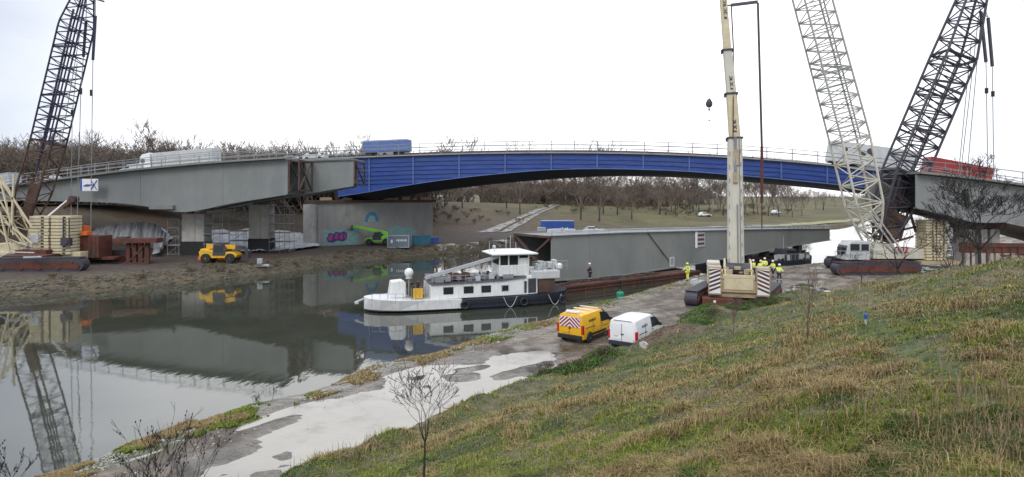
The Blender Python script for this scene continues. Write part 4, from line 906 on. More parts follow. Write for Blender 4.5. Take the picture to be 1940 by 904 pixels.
track(ct, (xc-2.7, YT+.2, zg), 6.6, .95, 1.15, R(76)); track(ct, (xc+2.5, YT+1.0, zg), 6.6, .95, 1.15, R(76))
mb = MB(); mb.box((xc, YT+.6, zg+.62), (4.6, 3.2, .6), R(-14)); mb.lathe([(1.3, 0), (1.3, .45)], (xc, YT+.4, zg+.95), 20); mb.build('carbody', M['rust'], ct)
mb = MB(); mb.box((xc-1.55, YT-2.4, zg+.42), (2.2, 1.3, .55)); mb.box((xc-1.55, YT-3.06, zg+.5), (.22, .03, .2), mi=0); mb.build('jacking_beam', M['rust'], ct, .05)
MB().box((xc-1.75, YT-3.1, zg+.5), (.18, .02, .16)).build('white_plate', M['white'], ct)
rebase(ct, (xc, YT, zg)); ct.rotation_euler = (0, 0, R(-17))

# ------------------------------------------------------------------ vans on the bank road
def van(label, paint, loc, rz, chev, name='parked_van'):
    r = empty(name, loc, rz, label, 'van')
    L_ = 4.4; hw = .92
    st = [(-2.18, .42, .95, 1.66, .80, .70), (-2.12, .32, 1.0, 1.80, .90, .74), (-1.6, .30, 1.02, 1.84, .92, .76), (0, .30, 1.02, 1.85, .92, .76), (.55, .30, 1.02, 1.80, .92, .74), (.95, .30, 1.02, 1.62, .92, .70),
          (1.45, .30, 1.00, 1.22, .91, .72), (1.75, .30, .92, 1.06, .90, .74), (2.1, .34, .80, .92, .84, .66), (2.2, .42, .66, .74, .72, .56)]
    rings = []
    for x, zb, zm, zt, wm, wt in st:
        h = [(-wm*.97, zb), (-wm, zb+.12), (-wm, zm), (-wm+(wm-wt)*.55, zm+(zt-zm)*.62), (-wt, zt-.05), (-wt*.8, zt), (0, zt+.02)]
        ring = [Vector((x, a, b)) for a, b in h]+[Vector((x, -a, b)) for a, b in reversed(h[:-1])]
        rings.append(ring)
    body = MB().loft(rings).build('body', paint, r, smooth=True)
    es = body.modifiers.new('edge', 'EDGE_SPLIT'); es.split_angle = R(32)
    for s_ in (-1, 1):
        # cab side window following the tumblehome, slider seam, trim, mirror
        mb = MB(); q = lambda x, u: Vector((x, s_*(.925-.16*max(0, u-1.02)/.8*.9), u))
        o_ = Vector((0, s_*.012, 0)); pl = [q(.10, 1.10)+o_, q(1.42, 1.10)+o_, q(.98, 1.55)+o_*1.2, q(.62, 1.68)+o_*1.5, q(.10, 1.70)+o_*1.5]
        mb.add(pl+[p-Vector((0, s_*.03, 0)) for p in pl], [(0, 1, 2, 3, 4), (9, 8, 7, 6, 5)]+[(i, 5+i, 5+(i+1) % 5, (i+1) % 5) for i in range(5)]); mb.build('side_window', M['glass'], r)
        mb = MB(); mb.box((-.2, s_*.925, .52), (1.9, .03, .14)); mb.box((0, s_*.925, .34), (3.0, .04, .1)); mb.build('sill_trim', M['black'], r)
        mb = MB(); mb.box((-.95, s_*.922, 1.0), (.018, .012, 1.1)); mb.box((.05, s_*.922, .98), (.018, .012, 1.1)); mb.box((-1.3, s_*.927, 1.0), (1.1, .016, .035)); mb.build('door_seam', M['dark'], r)
        mb = MB(); mb.box((-.82, s_*.935, .98), (.16, .03, .035)); mb.box((.2, s_*.935, .98), (.16, .03, .035)); mb.build('door_handle', M['black'], r)
        mb = MB(); mb.box((1.15, s_*1.02, 1.15), (.14, .2, .2)); mb.build('mirror', M['black'], r, .03)
        MB().box((-2.12, s_*.845, .93), (.16, .14, .55)).build('tail_light', M['redlamp'], r, .02)
        MB().box((2.08, s_*.68, .72), (.2, .3, .16)).build('headlight', M['white'], r, .02)
        # signwriting on the side panel, too small to read in the photo
        mb = MB(); rg = random.Random(3)
        for k in range(8): mb.box((-1.35+k*.11, s_*(.865), 1.36+.02*math.sin(k*2.1)), (.06, .03, rg.uniform(.1, .2)))
        for k in range(6): mb.box((-.7+k*.16+.9, s_*.925, .82), (.09, .012, .05))
        mb.build('side_lettering', M['grey'] if not chev else M['rustbrown'], r)
        for x in (-1.38, 1.42):
            MB().lathe([(.37, -.02), (.37, .02)], (x, s_*.905, .36), 18, 'Y').build('wheel_arch', M['black'], r)
            wheel(r, x, s_*.86, .325, .325, .2, steps=20)
    # windscreen
    mb = MB(); pl = [Vector((1.40, -.66, 1.27)), Vector((1.40, .66, 1.27)), Vector((.93, .60, 1.68)), Vector((.93, -.60, 1.68))]; mb.add(pl, [(0, 1, 2, 3)]); mb.add([p+Vector((.03, 0, .03)) for p in pl], [(0, 1, 2, 3)]); mb.build('windscreen', M['glass'], r)
    mb = MB(); mb.box((-2.2, 0, .44), (.14, 1.7, .26)); mb.build('rear_bumper', M['black'] if chev else M['darkblue'], r, .04)
    MB().box((2.2, 0, .42), (.12, 1.5, .26)).build('front_bumper', M['black'], r, .04)
    mb = MB(); mb.box((-2.19, .05, 1.0), (.012, .02, 1.2)); mb.build('rear_door_seam', M['dark'], r)
    MB().box((-2.2, .32, .72), (.02, .46, .11)).build('number_plate', M['yellowm'] if chev else M['white'], r)
    MB().box((-2.21, .0, .98), (.03, .16, .06)).build('door_handle', M['black'], r)
    if chev:
        MB().box((-2.205, 0, 1.36), (.02, 1.42, .62)).build('chevron_board', M['white'], r)
        mb = MB(); n_ = 6
        for k in range(n_):
            for s_ in (-1, 1):
                y0_ = .02+k*.15; o_ = [(s_*0.0, 1.12+k*.15-.0), (s_*0.0, 1.20+k*.15)]
                # stripes run down and outwards from the middle
                zt0 = 1.02+k*.235; p_ = [(0, zt0), (s_*.70, zt0-.62), (s_*.70, zt0-.50), (0, zt0+.12)]
                cl_ = [(a_, min(max(b_, 1.115), 1.645)) for a_, b_ in p_]
                # clip properly along the slope
                def clip(poly, zlo, zhi):
                    for lim, sg in ((zlo, 1), (zhi, -1)):
                        out = []
                        for i in range(len(poly)):
                            a_, b_ = poly[i], poly[(i+1) % len(poly)]; ia = sg*(a_[1]-lim) >= 0; ib = sg*(b_[1]-lim) >= 0
                            if ia: out.append(a_)
                            if ia != ib: t = (lim-a_[1])/(b_[1]-a_[1]); out.append((a_[0]+(b_[0]-a_[0])*t, lim))
                        poly = out
                        if not poly: return []
                    return poly
                c_ = clip(p_, 1.06, 1.66)
                if len(c_) > 2: mb.prism([(a_, b_-1.38) for a_, b_ in c_], Vector((-2.226, 0, 1.38)), (0, 1, 0), Vector((0, 0, 1)), (.008, 0, 0))
        mb.build('chevron_stripes', M['chev'], r)
        mb = MB(); [mb.box((x, 0, 1.93), (.06, 1.3, .05)) for x in (-1.5, -.6, .2)]; mb.box((-1.85, 0, 1.92), (.18, .9, .09)); mb.build('roof_bar', M['white'], r)
    else:
        mb = MB(); rg = random.Random(8)
        for k in range(11): mb.box((-2.165, -.62+k*.115, 1.43), (.02, .07, rg.uniform(.06, .11)))
        for k in range(4): mb.box((-2.2, .3+k*.06, .84), (.02, .03, .04))
        mb.box((-2.15, 0, 1.76), (.05, 1.1, .04)); mb.build('rear_lettering', M['grey'], r)
    r.scale = (.95, .95, .93); return r
v1 = W(1081, 652, .85); v2 = W(1183, 664, .85)
hd1 = R(54)
van('yellow van with red and white chevrons on its back doors, parked on the bank road', M['yellow'], (v1.x+math.cos(hd1)*2.2-.1, v1.y+math.sin(hd1)*2.2, .85), hd1, True)
van('white van parked beside the yellow van, partly behind an earth heap', M['white'], (v2.x+math.cos(R(56))*2.2-.2, v2.y+math.sin(R(56))*2.2-.2, .85), R(56), False)
# ------------------------------------------------------------------ white barge at the pontoon
bo = empty('houseboat', label='white barge with dark stern, windowed cabin and wheelhouse floating in front of the grey girder', cat='boat')
Lh = 8.6
def hullring(x, wdk, wwl, zs, zk=-.35): return [Vector((x, a, b)) for a, b in ((0, zk), (wwl*.8, zk+.05), (wwl, .15), (wdk, zs), (wdk-.12, zs), (-(wdk-.12), zs), (-wdk, zs), (-wwl, .15), (-wwl*.8, zk+.05))]
st_ = [(8.75, .25, .05, 1.15), (8.4, .95, .5, 1.1), (7.6, 1.6, 1.15, 1.06), (6.2, 2.05, 1.75, 1.0), (4, 2.2, 2.1, .94), (1.1, 2.25, 2.2, .90)]
MB().loft([hullring(*q) for q in st_]).build('bow_hull', M['boat_white'], bo, smooth=False)
MB().loft([[v*1 if v.z > .2 else Vector((v.x, v.y*1.012, v.z)) for v in hullring(x, a*1.012, b*1.015, .17)] for x, a, b, c in st_]).build('boot_stripe', M['black'], bo)
st2 = [(1.1, 2.26, 2.2, .86), (-3, 2.25, 2.2, .88), (-6.5, 2.1, 1.9, .98), (-8.2, 1.6, 1.1, 1.12), (-8.7, .9, .4, 1.2)]
MB().loft([hullring(*q) for q in st2]).build('stern_hull', M['darkblue'], bo)
mb = MB()
for s_ in (1, -1):
    mb = MB(); [mb.beam((a[0], s_*(a[1]+.03), a[3]*.62), (b[0], s_*(b[1]+.03), b[3]*.62), .07) for a, b in zip(st2[:-1], st2[1:])]; mb.build('rubbing_strake', M['black'], bo)
# foredeck gear
MB().prism([(-.65, 0), (.75, 0), (.55, 1.35), (-.35, 1.42), (-.65, 1.25)], (6.1, -.55, 1.0), (1, 0, 0), (0, 0, 1), (0, 1.3, 0)).build('anchor_winch_housing', M['boat_white'], bo, .08)
mb = MB(); mb.ball((5.2, .6, 3.05), .37, 14); mb.lathe([(.3, 2.55), (.2, 2.75), (.3, 2.85)], (5.2, .6, 0), 10); mb.build('radar_dome', M['boat_white'], bo, smooth=True)
mb = MB(); mb.tube((5.2, .6, 1), (5.2, .6, 2.6), .06)
for k in range(5): mb.tube((4.1+.35*k, 1.6, 1), (4.1+.35*k, 1.6, 1.95), .025, n=4)
for k in range(6): mb.tube((8.2-.6*k, 1.1+.16*k if k < 5 else 1.9, 1), (8.2-.6*k, 1.1+.16*k if k < 5 else 1.9, 1.5), .02, n=4)
mb.tube((8.2, 1.1, 1.5), (5.8, 1.75, 1.5), .02, n=4); mb.build('deck_rail', M['galv'], bo)
mb = MB(); rg = random.Random(5)
for k in range(16): mb.box((rg.uniform(3.9, 5.4), rg.uniform(-1.4, 1.5), 1.05+rg.uniform(0, .6)), (rg.uniform(.15, .5), rg.uniform(.15, .5), rg.uniform(.3, .9)), rg.uniform(0, 3))
mb.build('deck_gear', M['rustbrown'], bo)
mb = MB(); mb.box((4.6, 1.55, 1.45), (.8, .1, .8)); mb.build('gangway_panel', M['yellowm'], bo)
mb = MB(); mb.tube((8.7, 0, 1.0), (9.4, .1, .75), .09, n=6); mb.box((9.35, .1, .7), (.3, .5, .15)); mb.build('anchor', M['lgrey'], bo)
# cabin
ch = [(3.6, .92, 2.08), (1, .92, 2.12), (-2.5, .94, 2.2), (-4.6, .96, 2.4), (-5.6, 1.0, 2.75)]
MB().loft([[Vector((x, y, z)) for y, z in ((1.85, a), (1.75, b), (-1.75, b), (-1.85, a))] for x, a, b in ch]).build('cabin', M['boat_white'], bo, .04)
MB().loft([[Vector((x, y, z)) for y, z in ((1.9, b+.02), (1.85, b+.1), (-1.85, b+.1), (-1.9, b+.02))] for x, a, b in ch[:-1]]).build('cabin_roof', M['dark'], bo)
for k, x in enumerate((2.15, .45, -1.05, -2.7)):
    f_ = MB().box((x, 1.80, 1.58), (.82 if k < 3 else .7, .08, .58)).build('window', M['black'] if k < 3 else M['white_d'], bo)
    MB().box((x, 1.845, 1.58), (.68 if k < 3 else .55, .02, .45)).build('pane', M['glass'], f_)
mb = MB(); mb.box((-5.1, 1.86, 1.7), (.7, .05, 1.2)); mb.box((-4.5, 1.84, 1.6), (.2, .05, 1.0)); mb.build('cabin_door', M['dark'], bo)
MB().box((-6.5, 0, 1.6), (1.6, 3.3, 1.2)).build('engine_casing', M['rustbrown'], bo, .05)
MB().box((-6.4, 0, 2.55), (2.6, 3.6, .7)).build('bridge_deck', M['white_d'], bo, .08)
# roof clutter
mb = MB(); rg = random.Random(9)
for k in range(55): x = rg.uniform(-3.2, 3.2); mb.box((x, rg.uniform(-1.3, 1.4), 2.3+rg.uniform(0, .25)), (rg.uniform(.2, .9), rg.uniform(.15, .6), rg.uniform(.15, .5)), rg.uniform(-.4, .4))
mb.build('roof_cargo', M['grey'], bo)
mb = MB()
for k in range(16): mb.box((rg.uniform(-3, 3.3), rg.uniform(.2, 1.5), 2.35+rg.uniform(0, .35)), (rg.uniform(.15, .5), rg.uniform(.1, .4), rg.uniform(.15, .55)), rg.uniform(-.6, .6))
for k in range(12): mb.box((rg.uniform(-2, 3.3), rg.uniform(-.6, 1.3), 2.35+rg.uniform(0, .4)), (rg.uniform(.1, .3), rg.uniform(.1, .3), rg.uniform(.3, .8)), rg.uniform(-.6, .6), mi=1)
mb.build('roof_cargo', [M['white_d'], M['rustbrown']], bo)
mb = MB()
for k in range(9): mb.tube((3.4-.55*k, 1.5, 2.1), (3.4-.55*k, 1.5, 2.75), .02, n=4)
mb.tube((3.4, 1.5, 2.75), (-1, 1.5, 2.75), .02, n=4); mb.tube((3.4, 1.5, 2.45), (-1, 1.5, 2.45), .015, n=4); mb.build('roof_rail', M['galv'], bo)
mb = MB(); mb.ball((1.2, .7, 2.5), .55, 10, sq=(1.3, .8, .65)); mb.ball((.4, .5, 2.6), .4, 8, sq=(1.2, .8, .8)); mb.build('red_cover', M['rust'], bo, smooth=True)
for x_ in (2.4, -.6): MB().box((x_, .2, 2.45), (.5, .4, .4)).build('storage_crate', M['lgrey'], bo, .02)
# wheelhouse
MB().box((-3.7, 0, 2.95), (2.7, 2.5, .95)).build('wheelhouse_wall', M['boat_white'], bo, .05)
for x in (-2.4, -3.2, -4.1, -5.0):
    for y in (-1.2, 1.2): MB().box((x, y, 3.85), (.09, .09, .95)).build('window_post', M['boat_white'], bo)
MB().box((-4.55, 0, 3.7), (.8, 2.34, .6)).build('side_panel', M['boat_white'], bo)
MB().box((-3.7, 0, 3.85), (2.5, 2.3, .9)).build('wheelhouse_glass', M['glass'], bo)
MB().loft([[Vector((x*a-3.65, y*a, z)) for x, y in ((-2.05, -1.75), (2.05, -1.75), (2.05, 1.75), (-2.05, 1.75))] for a, z in ((.95, 4.3), (1, 4.36), (1, 4.44), (.6, 4.66), (.2, 4.72))]).build('wheelhouse_roof', M['boat_white'], bo)
mb = MB(); mb.ball((-2.2, .2, 4.95), .16, 8); mb.tube((-2.2, .2, 4.5), (-2.2, .2, 4.9), .04)
for x, h in ((-3.3, 5.7), (-3.7, 5.9), (-1.8, 5.4), (-4.2, 5.3)): mb.tube((x, .1, 4.5), (x, .1, h), .02, n=4)
mb.build('aerial', M['white_d'], bo)
mb = MB(); mb.beam((3.9, 1.0, 2.6), (-3.0, 1.0, 4.35), .2, .26); mb.beam((3.9, .6, 2.55), (-3.0, .6, 4.3), .08); mb.tube((3.8, .8, 1), (3.8, .8, 2.7), .08); mb.build('folded_mast', M['lgrey'], bo)
mb = MB()
for k in range(6): mb.box((-6.0-.35*k, .6-.2*(k % 3), 3.15+.12*(k % 2)), (.3, .8, .5+.15*(k % 3)))
mb.build('air_unit', M['white_d'], bo, .03); 
MB().ball((-8.0, .8, 3.1), .33, 12).build('radar_dome', M['boat_white'], bo, smooth=True)
mb = MB()
for k in range(8): mb.tube((-5.2-.45*k, 1.75, 2.9), (-5.2-.45*k, 1.75, 3.7), .025, n=4)
mb.tube((-5.2, 1.75, 3.7), (-8.4, 1.75, 3.7), .025, n=4); mb.tube((-5.2, 1.75, 3.3), (-8.4, 1.75, 3.3), .02, n=4); mb.build('stern_rail', M['galv'], bo)
for x in (.9, -4.2, -7.7):
    t = MB(); 
    for k in range(12):
        a0, a1 = 2*math.pi*k/12, 2*math.pi*(k+1)/12; t.tube((x+.3*math.cos(a0), 2.38, .45+.3*math.sin(a0)), (x+.3*math.cos(a1), 2.38, .45+.3*math.sin(a1)), .09, n=6)
    t.build('tyre_fender', M['black'], bo)
mb = MB()
for x, d_ in ((-3.6, 1), (-7.6, 1)):
    p_ = [Vector((x+1.2*k/8, 2.32, .95-(.9*math.sin(math.pi*k/8)))) for k in range(9)]; MB().path(p_, .03, 4).build('mooring_rope', M['lgrey'], bo)
bo.location = (-3.7, 52.3, 0); bo.rotation_euler = (0, 0, R(197.5))

# ------------------------------------------------------------------ floated girder on pontoons
g0 = Vector((3.8, 59, 0)); g1 = Vector((46, 90, 0)); gd = (g1-g0).normalized(); gn = Vector((-gd.y, gd.x, 0))
def gp(px, py, off=0.0):
    k = (px-CX)/F; o = g0+gn*off; d = g1-g0; u = (o.y*k-o.x)/(d.x-d.y*k); q = o+d*u; return Vector((q.x, q.y, HC-(py-HY)*q.y/F))
gt = [gp(a, b) for a, b in ((1045, 446), (1110, 443), (1180, 440), (1300, 437), (1400, 434.5), (1500, 433), (1572, 433))]
gb = [gp(a, b) for a, b in ((1045, 531), (1110, 527), (1180, 520), (1300, 502), (1400, 484), (1500, 465), (1572, 454))]
fg = empty('floating_girder', label='large grey girder section floating on rusty pontoons behind the white barge', cat='bridge section')
MB().strip(gt, gb, gn*.12).build('front_girder', M['float_grey'], fg)
MB().strip([p+gn*6 for p in gt], [p+gn*6 for p in gb], gn*.12).build('rear_girder', M['float_grey'], fg)
for A_, z_ in ((gt, .05), (gb, .0)):
    a = [p-gn*.25+Vector((0, 0, z_)) for p in A_]; MB().strip(a, [p-Vector((0, 0, .1)) for p in a], gn*.6).build('flange', M['lgrey'] if z_ else M['steel_grey2'], fg)
mb = MB(); a = [p+gn*.2+Vector((0, 0, -.15)) for p in gt]; mb.strip(a, [p-Vector((0, 0, .08)) for p in a], gn*5.8); mb.build('top_plate', M['float_grey'], fg)
a = [p+gn*.2+Vector((0, 0, .25)) for p in gb]; MB().strip(a, [p-Vector((0, 0, .08)) for p in a], gn*5.8).build('bottom_plate', M['float_grey'], fg)
for px_ in (1118, 1200, 1262, 1345, 1450): MB().beam(gp(px_, float(np.interp(px_, [1045, 1110, 1180, 1300, 1400, 1500], [530, 526, 519, 501, 483, 464])))-gn*.012, gp(px_, float(np.interp(px_, [1045, 1300, 1572], [447, 438, 434])))-gn*.012, .05, .03).build('weld_seam', M['steel_grey2'], fg)
mb = MB(); e0 = gb[0]+Vector((0, 0, .2)); e1 = gt[0]-Vector((0, 0, .2)); f0 = e0+gn*6; f1 = e1+gn*6
for p, q in ((e0, f0), (e1, f1), (e0, f1), (e1, f0), (f0, f1)): mb.beam(p, q, .22)
mb.build('cross_frame', M['rustbrown'], fg)
mb = MB(); rg = random.Random(2)                          # studs and cables along the top flange
tot = [gt[i].lerp(gt[i+1], k/10) for i in range(len(gt)-1) for k in range(10)]
for k, p in enumerate(tot):
    mb.tube(p, p+Vector((0, 0, .22+.25*(k > 38))), .03, n=4)
    if k > 38: mb.tube(p+gn*.4, p+gn*.4+Vector((0, 0, .55)), .03, n=4); mb.tube(p, p+gn*.4+gd*.3+Vector((0, 0, .5)), .02, n=4)
mb.path([p+gn*.1+Vector((0, 0, .3+.06*rg.random())) for p in tot], .04, 4); mb.build('shear_studs', M['lgrey'], fg)
mb = MB()
for q in ((1062, 0), (1090, 1), (1130, 0), (1150, 1)): p = gp(q[0], 441); mb.box(p+gn*1+Vector((0, 0, .15)), (1.3, .6, .35), math.atan2(gd.y, gd.x)); 
mb.build('loose_timber', M['white_d'], fg)
mb = MB(); mb.tube(gp(1226, 441)-gn*.1, gp(1266, 494)-gn*.1, .05, n=5); mb.build('lashing_rope', M['rustbrown'], fg)
rebase(fg, g0)
pan = math.atan2(gd.y, gd.x); MR = Matrix.Rotation(pan, 4, 'Z') @ Matrix.Rotation(R(90), 4, 'X')
def onflag(name, lab, px, py, wv, hv, m, cat):
    c = gp(px, py)-gn*.08; r = empty(name, label=lab, cat=cat); MB().box(c, (wv, .04, hv), pan).build('panel', m, r); return r, c
r, c = onflag('number_sign', 'small pale sign reading 8 on the lower edge of the floating girder', 1272, 496, .85, 1.1, M['white_d'], 'sign')
text_obj('8', 1.05, Matrix.Translation(c-gn*.04) @ MR, M['grey'], r); rebase(r, c)
r, c = onflag('cloth_banner', 'white and dark red striped banner on the top edge of the floating girder', 1325, 454, 1.9, 1.7, M['lgrey'], 'banner')
MB().box(c-gn*.03-gd*.72, (.38, .03, 1.95), pan).build('white_strip', M['white'], r)
mb = MB()
for k in range(3):
    for j in range(6): mb.box(c-gn*.04+gd*(-.38+j*.21)+Vector((0, 0, .52-k*.5)), (.15, .03, .24+.05*((j+k) % 2)), pan)
mb.build('dark_red_lettering', M['rust'], r)
rebase(r, c)
def pontoon(u0, u1, o0, o1, zt, lab, m):
    r = empty('pontoon_barge', label=lab, cat='pontoon', group='pontoons under the floating girder'); d = g1-g0
    a, b = g0+d*u0, g0+d*u1; c = (a+b)/2+gn*(o0+o1)/2; L_ = (b-a).length
    MB().box(c+Vector((0, 0, (zt-.6)/2)), (L_, o1-o0, zt+.6), pan).build('hull', m, r, .08)
    mb = MB()
    for k in range(int(L_/2.4)+1): p = a+(b-a)*k/int(L_/2.4)+gn*(o0-.06); mb.box(p+Vector((0, 0, zt*.5)), (.14, .14, zt), pan)
    mb.beam(a+gn*(o0-.08)+Vector((0, 0, zt-.1)), b+gn*(o0-.08)+Vector((0, 0, zt-.1)), .16, .18); mb.beam(a+gn*(o0-.08)+Vector((0, 0, zt*.45)), b+gn*(o0-.08)+Vector((0, 0, zt*.45)), .1, .12); mb.build('hull_rib', M['rust'], r)
    rg = random.Random(int(L_*7)); mb = MB()
    for k in range(int(L_*1.0)): p = a+(b-a)*rg.random()+gn*(o0+rg.uniform(.2, 1.3)); mb.box(p+Vector((0, 0, zt+.12)), (rg.uniform(.3, 1.6), rg.uniform(.1, .4), rg.uniform(.12, .35)), pan+rg.uniform(-.2, .2))
    mb.build('deck_gear', M['rustbrown'], r)
    mb = MB()
    for k in range(4):
        p = a+(b-a)*(.1+.27*k); kk = gp((p.x/p.y)*F+CX, 500).z
    mb = None
    rebase(r, c); return r
pontoon(-.0, .385, -2.0, 7.5, .85, 'long rusty pontoon under the left end of the floating girder', M['rustbrown'])
pontoon(.60, .93, .4, 7.0, 1.2, 'dark pontoon under the right end of the floating girder', M['dark'])
rt = empty('support_trestle', g0+(g1-g0)*.76+Vector((0, 0, 1.2)), 0, 'dark steel trestle legs carrying the right end of the floating girder', 'trestle'); d = g1-g0
for u in (.64, .72, .80, .88):
    zb = float(np.interp(u, [0, .5, .75, 1], [1.1, 2.0, 2.45, 2.9])); q = g0+d*u+gn*.6
    for o_ in (0, 5.4): MB().box(q+gn*o_+Vector((0, 0, (1.2+zb)/2))-rt.location, (.9, .9, zb-1.1), pan).build('leg', M['dark'], rt)
# tug
tg = empty('workboat', label='small dark workboat with pale fittings moored by the bank beneath the floating girder', cat='boat')
MB().loft([[Vector((x, a*w_, b)) for a, b in ((-1, .95+sh), (-.85, -.3), (.85, -.3), (1, .95+sh))] for x, w_, sh in ((-3.6, 1.3, 0), (-3, 1.5, 0), (1.5, 1.5, .1), (3, 1.0, .35), (3.7, .2, .5))]).build('hull', M['darkblue'], tg)
MB().prism([(-1.4, 0), (1.0, 0), (.7, 1.5), (-1.2, 1.5)], (-.2, -.9, .9), (1, 0, 0), (0, 0, 1), (0, 1.8, 0)).build('wheelhouse', M['dark'], tg, .05)
mb = MB(); mb.box((-.3, -.93, 1.95), (1.4, .04, .5)); mb.box((.62, 0, 1.9), (.06, 1.3, .5)); mb.build('window', M['glass'], tg)
mb = MB(); rg = random.Random(6)
for k in range(9): mb.box((rg.uniform(-3, 2.5), rg.uniform(-1.3, -.9), 1.2+rg.uniform(0, .4)), (.3, .3, rg.uniform(.3, .8)))
mb.build('deck_fittings', M['white_d'], tg)
mb = MB(); [mb.tube((-3.2+k*.6, -1.4, 1), (-3.2+k*.6, -1.4, 1.8), .025, n=4) for k in range(10)]; mb.tube((-3.2, -1.4, 1.8), (2.2, -1.4, 1.8), .025, n=4); mb.tube((-.8, 0, 2.3), (-.8, 0, 4.0), .05); mb.build('rail', M['galv'], tg)
tg.location = (36.3, 80.2, 0); tg.rotation_euler = (0, 0, R(20))
# buoy
q = W(1175, 566, 0); by_ = MB(); by_.lathe([(.05, -.3), (.33, -.2), (.36, .1), (.36, .5), (.28, .62), (.1, .66)], q, 18); by_.lathe([(.06, .66), (.06, .8)], q, 8)
o = by_.build('mooring_buoy', M['buoy'], None, smooth=False); tag(o, 'green drum buoy floating between the yellow van and the pontoon', 'buoy')

# ------------------------------------------------------------------ machines and gear on the far bank
def telehandler(label, px, Y, paint, flip, boom, name='telehandler', sc_=1.0, jib=0):
    x = (px-CX)*Y/F; r = empty(name, (x, Y, Hs(x, Y)), R(180 if flip else 0)+R(4), label, 'telehandler')
    MB().prism([(-2.2, .6), (-2.3, 1.4), (-1.6, 1.65), (-.6, 1.5), (1.8, 1.2), (2.1, .9), (1.9, .55)], (0, -.95, 0), (1, 0, 0), (0, 0, 1), (0, 1.9, 0)).build('body', paint, r, .07)
    MB().prism([(-.7, .9), (.75, .9), (.85, 1.5), (.4, 2.25), (-.6, 2.3)], (0, -1.02, 0), (1, 0, 0), (0, 0, 1), (0, 2.04, 0)).build('cab', M['dark'], r, .05)
    for yy in (-1.04, 1.04): MB().box((.05, yy, 1.75), (.95, .03, .7)).build('cab_window', M['glass'], r)
    MB().box((-1.6, 0, 1.45), (1.1, 1.8, .5)).build('engine_cover', paint, r, .06)
    p0 = Vector((-1.7, -.1, 1.95)); an = R(boom); d = Vector((math.cos(an), 0, math.sin(an)))
    mb = MB(); mb.beam(p0, p0+d*3.4, .42, .5); mb.build('boom', paint, r, .03)
    mb = MB(); mb.beam(p0+d*3.2, p0+d*(4.4+jib), .3, .36); e = p0+d*(4.4+jib); mb.beam(e, e+Vector((.45, 0, -.9 if boom < 5 else -.3)), .3, .3); mb.build('inner_boom', M['dark'] if not jib else paint, r)
    mb = MB(); mb.box(e+Vector((.55, 0, -.9 if boom < 5 else -.3)), (.12, 1.3, .8)); mb.box(e+Vector((1.0, -.4, -1.25 if boom < 5 else -.6)), (1.0, .12, .06)); mb.box(e+Vector((1.0, .4, -1.25 if boom < 5 else -.6)), (1.0, .12, .06)); mb.build('fork_carriage', M['dark'], r)
    for xx in (-1.45, 1.35):
        for yy in (-.95, .95): wheel(r, xx, yy, .58, .58, .42, mr_=paint, steps=18)
    r.scale = (sc_,)*3; return r
telehandler('orange-yellow telehandler with lowered boom parked between the two piers', 420, 73.6, M['yellowm'], False, -2)
telehandler('green telehandler with boom raised to the left in front of the graffiti wall', 716, 98.6, M['green'], True, 13, jib=1.2, sc_=.95)
def boxcont(name, label, px, py, Y, Lx, Hh, m, rz=0.0, mark=None, depth=2.3, cat='container', frame=None):
    x = (px-CX)*Y/F; z = Hs(x, Y); r = empty(name, (x, Y, z), rz, label, cat)
    MB().box((0, 0, Hh/2), (Lx, depth, Hh)).build('shell', m, r, .03)
    mb = MB(); n = int(Lx/.35)
    for k in range(n): mb.box((-Lx/2+.2+k*(Lx-.4)/(n-1), -depth/2-.02, Hh/2), (.09, .05, Hh-.25))
    mb.build('corrugation', m, r)
    mb = MB()
    for a in (-1, 1):
        mb.box((a*(Lx/2), -depth/2, Hh/2), (.12, .12, Hh+.04)); mb.box((a*(Lx/2), depth/2, Hh/2), (.12, .12, Hh+.04))
    for zz in (.06, Hh-.03): mb.box((0, -depth/2-.03, zz), (Lx, .08, .12))
    mb.build('corner_frame', frame or m, r)
    if mark:
        q = MB()
        for a in mark: q.box((a[0], -depth/2-.06, a[1]), (a[2], .03, a[3]))
        q.build('white_lettering', M['white'], r)
    return r
boxcont('site_container', 'blue-grey site container with pale writing in front of the graffiti wall', 757, 466, 96.2, 3.3, 1.9, M['cabin_grey'], mark=[(-.2+.28*k, 1.15, .17, .26+.1*(k % 2)) for k in range(6)]+[(-1.0, 1.0, .3, .5)], frame=M['lgrey'])
boxcont('waste_skip', 'dark teal skip at the right end of the graffiti wall', 797, 450, 100, 2.9, 1.5, M['teal'], R(20), depth=1.6, cat='skip')
boxcont('waste_skip', 'smaller dark blue skip beside the teal skip', 820, 450, 103, 1.6, .9, M['bluec'], R(20), depth=1.4, cat='skip')
yb = G(1056, 441).y; boxcont('shipping_container', 'bright blue container with white writing on the far bank behind the floating girder', 1056, 437, yb, 7.0, 2.7, M['bluec'], R(-5), mark=[(.4+.35*k, .8, .25, .4+.2*(k % 3)) for k in range(6)]+[(0, 2.62, 7, .12)])
small_car('small white car beside the bright blue container on the far bank', 0, 0, M['white_d'], False, 3.9, loc=(P(1122, 430, yb).x, yb, Hs(P(1122, 430, yb).x, yb)), rz=R(-20))
x_ = P(1028, 430, 119).x; boxcont('site_cabin', 'small pale cabin left of the bright blue container', 1026, 430, yb-2, 1.6, 1.2, M['white_d'], cat='cabin')
q = G(893, 378); boxcont('white_cabin', 'white box cabin on top of the brown far bank beneath the blue bridge', 893, 375, q.y, 2.1, 1.9, M['white'], R(10), cat='cabin')
